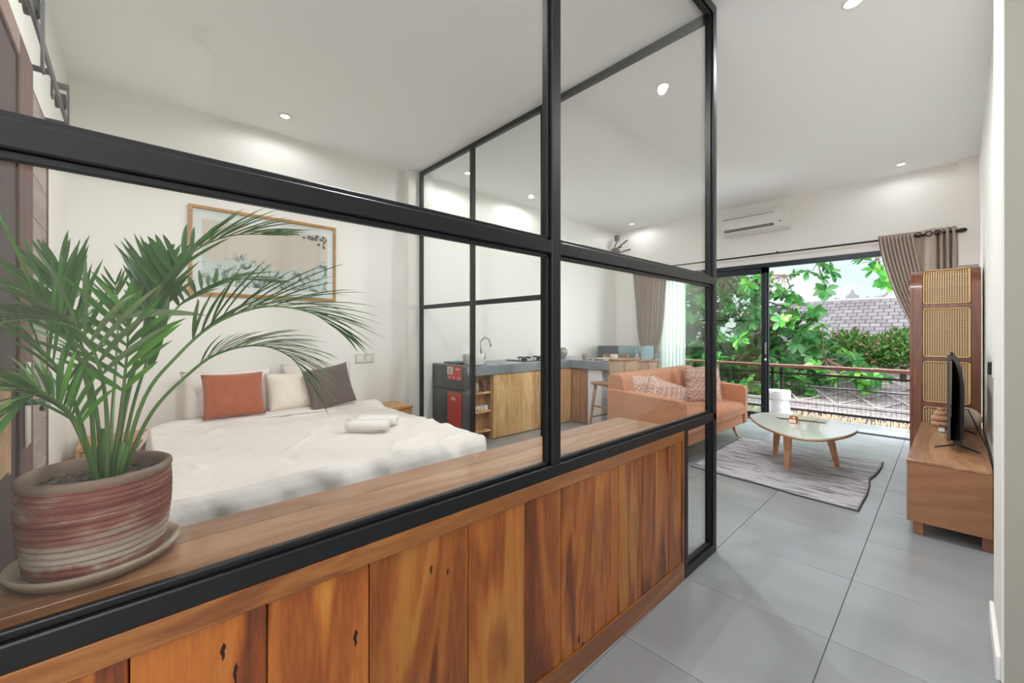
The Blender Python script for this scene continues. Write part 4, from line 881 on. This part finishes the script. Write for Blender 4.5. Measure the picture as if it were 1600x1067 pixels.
# rattan cabinet
def rattan():
    t = thing('rattan_cabinet', 'tall curved top wooden cabinet with woven cane panels in the corner', 'cabinet', (-.09, 5.5, 0))
    x0, x1, yf, yk, ht, r = -.305, .132, 5.28, 5.72, 1.85, .20
    def prof(q0, q1, off=0, n=10):  # side outline (y,z) between heights; curved at the top
        pass
    def curve(s, off=0):  # s = arc length up the front then over the curve
        if s < ht-r: return (yf+off, s)
        a = (s-(ht-r))/r
        if a < PI/2: return (yf+r-(r-off)*math.cos(a), ht-r+(r-off)*math.sin(a))
        return (yf+r+(s-(ht-r)-r*PI/2), ht-off)
    smax = ht-r+r*PI/2+.22
    def strip(xa, xb, s0, s1, th, mat, nm, off0=0, parent=None):
        n = 22; mb = MB(); ss = [s0+(s1-s0)*i/n for i in range(n+1)]; bm = mb.bm; rows = []
        for s_ in ss:
            ya_, za = curve(s_, off0); yb_, zb = curve(s_, off0+th); rows.append([bm.verts.new((xa, ya_, za)), bm.verts.new((xb, ya_, za)), bm.verts.new((xb, yb_, zb)), bm.verts.new((xa, yb_, zb))])
        for a, b in zip(rows, rows[1:]):
            for k in range(4): bm.faces.new((a[k], a[(k+1) % 4], b[(k+1) % 4], b[k]))
        bm.faces.new(rows[0][::-1]); bm.faces.new(rows[-1]); return mb.build(nm, mat, parent or t, True)
    strip(x0, x0+.022, 0, smax, .03, m_brown, 'outer_stile'); strip(x0+.0235, x0+.082, 0, smax, .03, m_brown, 'stile'); strip(x1-.055, x1, 0, smax, .03, m_brown, 'stile')
    bands = [(0, .10), (.50, .535), (.93, .965), (1.34, 1.375)]
    hb = [(.05, .09), (.435, .465), (.93, .96), (1.405, 1.44)]
    # rails placed from the photograph: panels between
    rails = [(0, .30), (.665, .70), (1.045, 1.08), (1.465, 1.50), (1.875, smax)]
    rails = [(0, .16), (.605, .64), (1.015, 1.045), (1.49, 1.52), (1.93, smax)]
    xa, xb = x0+.083, x1-.056
    for a, b in rails: strip(xa, xb, a, b, .03, m_brown, 'rail')
    for (a, b), (c, d) in zip(rails, rails[1:]):
        strip(xa+.002, xb-.002, b+.002, c-.002, .003, m_cane_xz, 'cane_panel', .012)
        mb = MB()
        rp_ = []
        rad = .02; W0, W1 = xa+.008, xb-.008; S0, S1 = b+.008, c-.008
        for cx_, cs, a0 in ((W1-rad, S0+rad, -PI/2), (W1-rad, S1-rad, 0), (W0+rad, S1-rad, PI/2), (W0+rad, S0+rad, PI)):
            for i in range(6): an = a0+i*PI/10; x_ = cx_+rad*math.cos(an); s_ = cs+rad*math.sin(an); rp_.append((x_, s_))
            nx = {0: None}
        full = []
        for (xA, sA), (xB, sB) in zip(rp_, rp_[1:]+rp_[:1]):
            m_ = max(1, int(math.hypot(xB-xA, sB-sA)/.03)); full += [(xA+(xB-xA)*i/m_, sA+(sB-sA)*i/m_) for i in range(m_)]
        full.append(full[0]); mb.tube([(x_, *curve(s_, .004)) for x_, s_ in full], .0045, 6, False); mb.build('cane_border', plain('cane_border', '#dcb67e', .5), t, 'full')
    box('side_panel', (x0, yf+.032, 0), (x0+.02, yk, ht-r), m_brown, t); box('side_panel', (x1-.02, yf+.032, 0), (x1, yk, ht-r), m_brown, t)
    for s_ in (x0, x1-.02): MB().prism([(yf+.031+(r-.031)*(1-math.cos(a)), ht-r+.001+(r-.032)*math.sin(a)) for a in [i*PI/16 for i in range(9)]]+[(yk, ht-.032), (yk, ht-r+.001)], s_, s_+.02, 0, 'x').build('shoulder_panel', m_brown, t)
    box('back_panel', (x0+.021, yk-.015, 0), (x1-.021, yk, ht-.033), m_brown, t)
rattan()
# white stool on balcony
t = thing('round_stool', 'white hourglass shaped stool with dark specks just outside the door', 'stool', (-1.80, 7.0, 0))
def mk_speck():
    M = Mat('speckled_white'); v = M.coord((1, 1, .6), False); vo = M.noise(v, 16, 5, .8); M.base(M.ramp(vo, [(.36, '#595450'), (.40, '#e9e8e4'), (1, '#f2f1ee')])); M.set(Roughness=.6); return M.m
MB().lathe([(0, 0), (.165, 0), (.168, .02), (.125, .24), (.122, .27), (.15, .30), (.152, .385), (.14, .398), (0, .40)], (-1.80, 7.02, .001), 40).build('body', mk_speck(), t, True); MB().lathe([(0, 0), (.148, 0), (.15, .006), (.146, .012), (0, .012)], (-1.80, 7.02, .402), 40).build('seat_disc', plain('white_seat', '#eceae6', .5), t, True)

# AC
t = thing('air_conditioner', 'white wall air conditioner with dark louvre above the balcony door', 'air conditioner', (-1.98, YW, 2.85))
MB().prism([(YW, 2.995), (YW-.19, 2.995), (YW-.215, 2.965), (YW-.22, 2.80), (YW-.19, 2.735), (YW-.08, 2.71), (YW, 2.71)], -2.41, -1.58, .006, 'x').build('housing', m_whiteplastic, t, True)
box('louvre_slot', (-2.38, YW-.216, 2.757), (-1.74, YW-.200, 2.788), m_black, t) ; box('flap', (-2.37, YW-.213, 2.768), (-1.75, YW-.2175, 2.774), m_whiteplastic, t)
MB().box((-2.40, YW-.2235, 2.935), (-1.73, YW-.2185, 2.945), .001).build('panel_seam', plain('seam_shadow_grey', '#8f8b86', .6), t); MB().tube([(-1.66, YW-.219, 2.80), (-1.66, YW-.2235, 2.80)], .009, 12).build('sensor', m_black, t)
mb = MB(); 
for i in range(3): mb.box((-2.385+.02*i, YW-.2212, 2.806), (-2.372+.02*i, YW-.2201, 2.812))
mb.build('badge', plain('badge_grey', '#77736f', .5), t)
# wall fan / lamp bracket
t = thing('wall_mounted_fan', 'dark folding arm fan bracket in the corner near the ceiling', 'fan', (-4.2, 6.5, 2.8))
MB().lathe([(0, 0), (.045, 0), (.045, .10), (0, .10)], (-4.22, 6.5, 2.93), 14).build('mount', m_darkmetal, t, True); MB().tube([(-4.22, 6.5, 2.93), (-4.30, 6.48, 2.72)], .010, 8).build('arm', m_darkmetal, t, 'full')
box('motor', (-4.31, 6.42, 2.63), (-4.14, 6.50, 2.78), plain('dark_grey_motor', '#4a4846', .5), t, .03, True, 3)
for a, b in (((-4.20, 6.45, 2.77), (-3.99, 6.48, 2.91)), ((-4.15, 6.45, 2.70), (-3.93, 6.48, 2.735)), ((-4.30, 6.45, 2.78), (-4.10, 6.47, 2.80))): MB().tube([a, b], .012, 6).build('blade', m_darkmetal, t)

# curtains
rodY = YW-.13
t = thing('curtain_rod', 'long thin dark curtain rod above the balcony opening', 'curtain rod', (-1.9, rodY, 2.37)); MB().tube([(-3.95, rodY, 2.375), (-.02, rodY, 2.375)], .012, 10).build('rod', m_darkmetal, t, 'full')
MB().tube([(-.03, rodY, 2.375), (-.01, rodY, 2.375), (.03, rodY, 2.378), (.06, rodY, 2.382), (.065, rodY, 2.383)], [.016, .018, .024, .016, .004], 12).build('finial', m_darkmetal, t, 'full')
for x in (-3.3, -1.72, -.25): MB().tube([(x, rodY, 2.375), (x, rodY, 2.40), (x, YW, 2.40)], .006, 6).build('bracket', m_darkmetal, t)
def curtain(mb, xt0, xt1, xb0, xb1, zt, zb, y, folds, amp, pinch=None, n=160):
    def f(u, v):
        z = zt+(zb-zt)*v; 
        if pinch:
            pz, pc, pw = pinch; k = math.exp(-((z-pz)/.32)**2)
            a = (xt0+(xb0-xt0)*v)*(1-k)+(pc-pw/2)*k; b = (xt1+(xb1-xt1)*min(1, v*1.0))*(1-k)+(pc+pw/2)*k; am = amp*(1-.35*k)
        else: a = xt0+(xb0-xt0)*v; b = xt1+(xb1-xt1)*v; am = amp
        ph = u*folds*2*PI; return (a+(b-a)*u+.2*am*math.sin(ph*2+v), y+am*math.sin(ph+.6*math.sin(v*3+u*5))+.3*am*math.sin(ph*.5+v*2), z)
    return mb.grid(f, n, 40)
o = curtain(MB(), -3.97, -3.30, -3.80, -3.50, 2.40, .03, rodY-.0, 11, .035, (.72, -3.66, .13)).build('taupe_curtain_left', m_taupe, None, 'full'); o.name = 'window_curtain'; tag(o, 'taupe curtain gathered and tied at the left end of the opening', 'curtain', 'taupe curtains'); s_ = o.modifiers.new('s', 'SOLIDIFY'); s_.thickness = .003
o = curtain(MB(), -3.62, -3.04, -3.62, -3.06, 2.24, .02, YW-.05, 9, .020).build('sheer_curtain', m_sheer, None, 'full'); tag(o, 'white sheer curtain hanging beside the left taupe curtain', 'curtain')
# right curtain: pleated sweep + grommet part
t = thing('window_curtain', 'taupe curtain swept to the right behind the cane cabinet', 'curtain', (-.3, rodY, 2.4), 'taupe curtains')
def sweep(u, v):
    z = 2.42-v*2.38; w_ = v**1.35; a = -.655+(.40)*min(1, v*1.75)**1.5; b = -.36+.22*min(1, v*1.6); ph = u*9*2*PI
    return (a+(b-a)*u, rodY-.03+.020*math.sin(ph), z)
o = MB().grid(sweep, 150, 40).build('pleated_panel', m_taupe, t, 'full'); o.modifiers.new('s', 'SOLIDIFY').thickness = .003
def gro(u, v):
    z = 2.43-v*2.40; x = -.36+.345*u; 
    y = rodY+.04*math.sin(u*2*PI*1.35+.6) if u < .55 else rodY+.04*math.sin((.55*1.35+(u-.55)*7.5)*2*PI+.6); return (x+.004*math.sin(v*9+u*8), y+.0, z)
o = MB().grid(gro, 120, 30).build('grommet_panel', m_taupe, t, 'full'); o.modifiers.new('s', 'SOLIDIFY').thickness = .003
for x in (-.31, -.225, -.155):
    MB().tube([(x+.0*a, rodY-.035+.0*a, 0) for a in (0, 1)] if False else [(x+.026*math.cos(a), rodY-.046, 2.375+.026*math.sin(a)) for a in [i*PI/10 for i in range(21)]], .007, 6, False).build('grommet', m_darkmetal, t, 'full')

# downlights
DLW = {-1.75: 92, -.2: 58, -1.537: 100, -.41: 70, -3.99: 8, -3.946: 14, -4.05: 14, -3.856: 7, -.436: 5}
m_em = Mat('downlight_emitter'); m_em.set(Base__Color=(1, 1, 1, 1), Emission__Color=(1, .86, .66, 1), Emission__Strength=9); m_em = m_em.m
DL = [((-3.99, .99), 'recessed ceiling downlight above the bed'), ((-1.537, 2.997), 'recessed ceiling downlight just beyond the glass corner'), ((-.41, 3.03), 'recessed ceiling downlight at the top right nearest the viewer'),
      ((-1.75, .99), 'added recessed downlight out of view above the foot of the bed'), ((-.2, -.3), 'added recessed downlight out of view above the passage'),  # these two lamps are added out of view to brighten bedroom and passage
      ((-.436, 6.35), 'recessed ceiling downlight near the cane cabinet corner'), ((-3.856, 6.40), 'recessed ceiling downlight near the corner fan'), ((-3.946, 2.933), 'recessed ceiling downlight above the refrigerator'), ((-4.05, 4.11), 'recessed ceiling downlight above the gas hob')]
for (x, y), lb in DL:
    t = thing('ceiling_downlight', lb, 'ceiling light', (x, y, CZ), 'recessed ceiling downlights')
    MB().lathe([(.036, -.001), (.047, -.001), (.052, -.006), (.048, -.010), (.036, -.008), (.036, -.001)], (x, y, CZ), 28).build('trim_ring', m_whiteplastic, t, 'full')
    MB().lathe([(0, -.004), (.035, -.004), (.035, -.001), (0, -.001)], (x, y, CZ), 24).build('lamp', m_em, t)
    s_ = light('downlight_lamp', 'SPOT', (x, y, CZ-.016), (0, 0, 0), DLW.get(x, 30), (.97, .985, 1), spot_size=math.radians(176), spot_blend=.35, shadow_soft_size=.02)

# ================================================================== OUTSIDE
struct(box('ground', (-30, 8.2, -4.2), (30, 60, -4.0), plain('green_ground', '#5a7a45', .9)))
t = thing('thatched_roof', 'brown grey thatched roof with bamboo lattice below the balcony', 'roof', (-1.5, 9, 0))
def mk_thatch():
    M = Mat('weathered_thatch'); v = M.coord((9, 1.2, 1.2), False); n = M.noise(v, 9, 6, .7, .8); n2 = M.noise(v, 2, 3); M.base(M.ramp(M.math('ADD', M.math('MULTIPLY', n, .75), M.math('MULTIPLY', n2, .25)), [(.36, '#6f6462'), (.5, '#a39896'), (.64, '#cfc6c3')])); M.set(Roughness=1); M.bump(n, 1, .04); return M.m
m_th = mk_thatch()
def rz(y): return .035+(y-7.75)*.10
MB().prism([(7.75, rz(7.75)), (10.7, rz(10.7)), (10.7, rz(10.7)-.25), (7.75, rz(7.75)-.16)], -3.4, 2.5, 0, 'x').build('thatch_slope', m_th, t)
mb = MB(); rr = random.Random(2)
for i in range(1500):
    x = rr.uniform(-3.4, 2.4); z0 = rr.uniform(-.02, .03); y0_ = 7.77+rr.uniform(0, .05); l_ = rr.uniform(.12, .24)
    mb.leaf((x, y0_, rz(7.77)-.0+z0), (rr.uniform(-.3, .3), -1, -.55), (0, 0, 1), l_, .012, .5, 2, .0, lambda t_: 1-.7*t_)
mb.build('straw_fringe', plain('straw', '#b39f86', 1), t, kind='stuff', recalc=False)
m_bam = plain('bleached_bamboo', '#b3aaa8', .7)
for sgn in (1, -1):
    for i in range(13):
        x0_ = -3.9+i*.5; a = Vector((x0_, 8.2, rz(8.2)+.02)); b = Vector((x0_+sgn*1.1, 10.6, rz(10.6)+.02))
        if sgn < 0: a.x += 1.1; b.x += 1.1
        a.z += .001 if sgn > 0 else .024; b.z += .001 if sgn > 0 else .024
        if min(a.x, b.x) < -3.4 or max(a.x, b.x) > 2.4: continue
        MB().tube([a, b], .010, 6).build('bamboo_pole', m_bam, t)
for y in (8.1, 9.3, 10.5): MB().tube([(-3.35, y, rz(y)+.075), (2.4, y, rz(y)+.075)], .014, 6).build('bamboo_pole', m_bam, t)
# tiled roof far away
t = thing('tiled_roof', 'distant pale grey shingled roof with a pointed ridge ornament', 'roof', (-2, 21, 0))
m_rt = Mat('grey_shingle'); _v = m_rt.coord((1, 1, 1)); m_rt.base(m_rt.ramp(m_rt.math('ADD', m_rt.math('MULTIPLY', m_rt.noise(_v, 4, 4), .5), m_rt.math('MULTIPLY', m_rt.oi.outputs['Random'], .5)), [(.2, '#857f86'), (.8, '#a19ba1')])); m_rt.set(Roughness=.8); m_rt = m_rt.m
ry0, rz0, ry1, rz1 = 19.0, .85, 21.6, 2.52
MB().prism([(ry0, rz0-.02), (ry1, rz1-.02), (ry1+2.6, rz0), (ry1+2.6, rz0-.3), (ry0, rz0-.3)], -6.5, 2.0, 0, 'x').build('roof_deck', plain('roof_deck_grey', '#4d4a50', .9), t)
rows = 12; sl = Vector((0, ry1-ry0, rz1-rz0)); nrm_a = math.atan2(sl.z, sl.y); rl_ = sl.length/rows; tw = .30
mbt = MB(); mbt.box((0, 0, 0), (tw-.02, rl_*1.05, .05), .004, 1); bmesh.ops.recalc_face_normals(mbt.bm, faces=mbt.bm.faces); met = bpy.data.meshes.new('shingle'); mbt.bm.to_mesh(met); mbt.bm.free(); met.materials.append(m_rt)
cnt = 0
for j in range(rows):
    for i in range(28):
        x = -6.4+i*tw+(tw/2 if j % 2 else 0)
        if x < -4.6 and cnt > 0 and False: continue
        o = bpy.data.objects.new('shingle', met); p = Vector((0, ry0, rz0))+sl*(j/rows); 
        if x < -5.6: continue
        if x > 1.0: continue
        cnt += 1
        if cnt > 298: bpy.data.objects.remove(o); continue
        o.location = (x, p.y, p.z+.012+.02*(1-0)); o.rotation_euler = (nrm_a-.09, 0, 0); o.parent = t; o.matrix_parent_inverse = WM[t.name].inverted(); col.objects.link(o)
MB().tube([(-5.7, ry1, rz1+.06), (1.2, ry1, rz1+.06)], .09, 8).build('ridge_cap', plain('pale_ridge', '#c2bfc4', .8), t)
def orn(x, h, w_): return MB().prism([(x-w_, rz1+.1), (x-w_*.8, rz1+.1+h*.35), (x-w_*.35, rz1+.1+h*.5), (x, rz1+.1+h), (x+w_*.35, rz1+.1+h*.5), (x+w_*.8, rz1+.1+h*.35), (x+w_, rz1+.1)], ry1-.05, ry1+.05, .005, 'y').build('ridge_ornament', plain('ornament_grey', '#a7a5ac', .8), t)
orn(-2.93, .42, .24); orn(-3.45, .10, .25); orn(-2.45, .09, .2)
MB().tube([(-2.25, ry1, rz1+.12), (-2.0, ry1, rz1+.16), (-1.88, ry1, rz1+.26), (-1.86, ry1, rz1+.36)], [.05, .06, .04, .02], 6).build('ridge_ornament', plain('ornament_grey2', '#a7a5ac', .8), t)
struct(box('neighbour_wall', (-6.2, 19.6, -4), (1.6, 23.5, .60), plain('neighbour_wall_pink', '#c9b9b6', .9)))

# tree
def obov(t_): return max(.05, math.sin(PI*min(1, t_**1.5*.92+.04))**.7)
def inside(x, z, P):
    c = False; n = len(P)
    for i in range(n):
        (xa, za), (xb_, zb) = P[i], P[(i+1) % n]
        if (za > z) != (zb > z) and x < (xb_-xa)*(z-za)/(zb-za)+xa: c = not c
    return c
TP = [(-5.6, 2.456), (-5.4, 3.3), (-4.35, 3.3), (-3.5, 3.1), (-2.75, 2.70), (-2.37, 2.25), (-2.05, 2.05), (-1.72, 1.68), (-1.58, 1.2), (-1.32, .86), (-.90, .62), (-.85, .52), (-1.35, .45), (-1.85, .30), (-1.9, .0), (-2.7, -.35), (-3.375, -.45), (-5.6, -.9)]
tree = thing('almond_tree', 'broad leaved green tree growing beyond the balcony railing', 'tree', (-4.8, 10.5, -4))
rr = random.Random(11)
trunk_top = Vector((-4.6, 10.3, .2)); MB().tube([(-4.8, 10.5, -4), (-4.7, 10.4, -2), trunk_top, (-4.4, 10.2, 2.4)], [.22, .18, .14, .07], 10).build('trunk', m_bark, tree, 'full')
cl = []
while len(cl) < 680:
    y = rr.uniform(8.35, 10.6); x = rr.uniform(-5.5, -.8); z = rr.uniform(-.8, 3.2); k = 9.2/y
    if inside(x*k, 1.27+(z-1.27)*k, TP): cl.append(Vector((x, y, z)))
extra = [(-2.05, 9.0, 2.33), (-1.85, 9.0, 2.36), (-1.62, 9.0, 2.47), (-1.62, 8.95, 2.22), (-1.50, 9.0, 2.33), (-1.60, 9.0, 2.0), (-1.06, 8.9, 2.50), (-.93, 8.9, 2.42), (-.85, 8.85, 2.22), (-.93, 8.85, 2.28), (-.80, 8.85, 2.08), (-1.10, 8.9, .43), (-.95, 8.9, .52), (-1.02, 8.9, .30), (-1.2, 8.9, .55), (-1.55, 8.9, .45), (-1.70, 8.8, .15), (-1.78, 8.7, -.05)]
cl += [Vector(e) for e in extra]
def branch(a, b, r): 
    m_ = (a+b)/2+Vector((rr.uniform(-.15, .15), rr.uniform(-.1, .1), -.12)); MB().tube(spline([a, m_, b], 8), [r*(1-.8*i/7)+.004 for i in range(8)], 6).build('branch', m_bark, tree, 'full')
limbs = []
for e in ((-3.2, 9.2, .6), (-2.3, 9.0, 1.5), (-3.4, 9.4, 2.4), (-4.8, 9.2, 1.4), (-1.6, 9.0, .8), (-2.2, 9.0, 2.35), (-4.2, 9.0, .2), (-2.0, 8.9, .1)): branch(trunk_top if e[2] < 2 else Vector((-4.4, 10.2, 2.2)), Vector(e), .05); limbs.append(Vector(e))
branch(Vector((-4.4, 10.2, 2.2)), Vector((-2.4, 9.1, 2.95)), .04); branch(Vector((-2.4, 9.1, 2.95)), Vector((-.9, 8.95, 2.62)), .025); branch(Vector((-2.4, 9.1, 2.95)), Vector((-1.7, 9.0, 2.52)), .02)
limbs += [Vector((-.9, 8.95, 2.62)), Vector((-1.7, 9.0, 2.52))]
mbw = MB()
for c in cl:
    b = min(limbs, key=lambda q: (q-c).length); 
    if (b-c).length < 1.1: mbw.tube([b, (b+c)/2+Vector((0, 0, -.05)), c], [.010, .007, .004], 5)
mbw.build('twigs', m_bark, tree, kind='stuff')
lm = []
for k in range(6):
    mb = MB(); mb.leaf((0, 0, 0), (1, 0, 0), (0, 0, 1), 1, .48, .15+.12*k, 5, .10+.03*(k % 3), obov); me = bpy.data.meshes.new('leaf'); mb.bm.to_mesh(me); mb.bm.free(); me.materials.append(m_leaf); me.shade_smooth(); lm.append(me)
bulk = MB(); nl = 0
order = sorted(range(len(cl)), key=lambda i: (cl[i]-Vector((0, 0, 1.27))).length)
for oi_, ci in enumerate(order):
    c = cl[ci]; n = rr.randint(9, 13)
    ax = Vector((rr.uniform(-.5, .5), rr.uniform(-.7, .1), rr.uniform(.1, 1))).normalized()
    sx = ax.cross(Vector((.3, .9, .2))).normalized(); sy = ax.cross(sx)
    for i in range(n):
        a = 2*PI*i/n*1.618+rr.uniform(-.3, .3); el = rr.uniform(-.35, .75); d = (sx*math.cos(a)+sy*math.sin(a))*math.cos(el)+ax*math.sin(el); L_ = rr.uniform(.12, .22)
        if nl < 298 and L_ > .14 and (c.x > -4.6):
            o = bpy.data.objects.new('leaf', lm[nl % 6]); x_ = d.normalized(); z_ = (ax-x_*ax.dot(x_)).normalized(); y_ = z_.cross(x_)
            M0 = Matrix((x_, y_, z_)).transposed().to_4x4(); o.matrix_world = Matrix.Translation(c)@M0@Matrix.Scale(L_, 4); o.parent = tree; o.matrix_parent_inverse = WM[tree.name].inverted(); col.objects.link(o); nl += 1
        else: bulk.leaf(c, d, ax, L_, L_*.48, rr.uniform(.1, .7), 4, .1, obov)
# inner mass deeper in the crown
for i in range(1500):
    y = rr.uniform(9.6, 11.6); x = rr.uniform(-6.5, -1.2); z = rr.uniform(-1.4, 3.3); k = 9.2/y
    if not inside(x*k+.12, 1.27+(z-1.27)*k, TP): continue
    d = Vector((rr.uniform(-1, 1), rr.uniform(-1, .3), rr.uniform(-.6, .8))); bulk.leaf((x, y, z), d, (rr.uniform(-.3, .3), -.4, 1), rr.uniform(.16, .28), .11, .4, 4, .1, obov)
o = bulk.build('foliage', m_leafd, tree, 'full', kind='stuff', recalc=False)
# bushes
def bush(label, c, r, n, s):
    t = thing('flowering_bush', label, 'bush', c, None); rr = random.Random(s); mb = MB(); fb = MB()
    for i in range(n):
        d = Vector((rr.gauss(0, 1), rr.gauss(0, 1), rr.gauss(0, 1))).normalized(); q = rr.uniform(.55, 1.05); p = Vector(c)+Vector((d.x*r[0], d.y*r[1], abs(d.z)*r[2] if rr.random() < .8 else d.z*r[2]))*q
        mb.leaf(p, d+Vector((rr.uniform(-.6, .6), rr.uniform(-.6, .6), .3)), (0, 0, 1), rr.uniform(.10, .2), .06, .3, 3, .1)
        if i % 34 == 0: fb.lathe([(0, -.03), (.04, 0), (.03, .03), (0, .035)], p+d*.05, 6)
    mb.build('foliage', m_bush, t, kind='stuff', recalc=False); fb.build('flowers', m_flower, t, kind='stuff'); MB().tube([(c[0], c[1], -4), (c[0], c[1], c[2]+.1)], .06, 8).build('stem', m_bark, t)
bush('bush with red flowers in front of the shingled roof, nearest the cabinet', (-.9, 13.6, .35), (.75, .7, .95), 2600, 1)
bush('paler flowering bush in front of the shingled roof, beside the tree', (-2.0, 14.4, .35), (.8, .7, .95), 2400, 2)
bush('low dark hedge bush behind the thatched roof at the left', (-4.2, 13.5, .1), (1.8, .8, 1.0), 2600, 3)
bush('low hedge bush behind the thatched roof at the right', (.9, 13.2, .1), (1.2, .8, 1.0), 2000, 4)
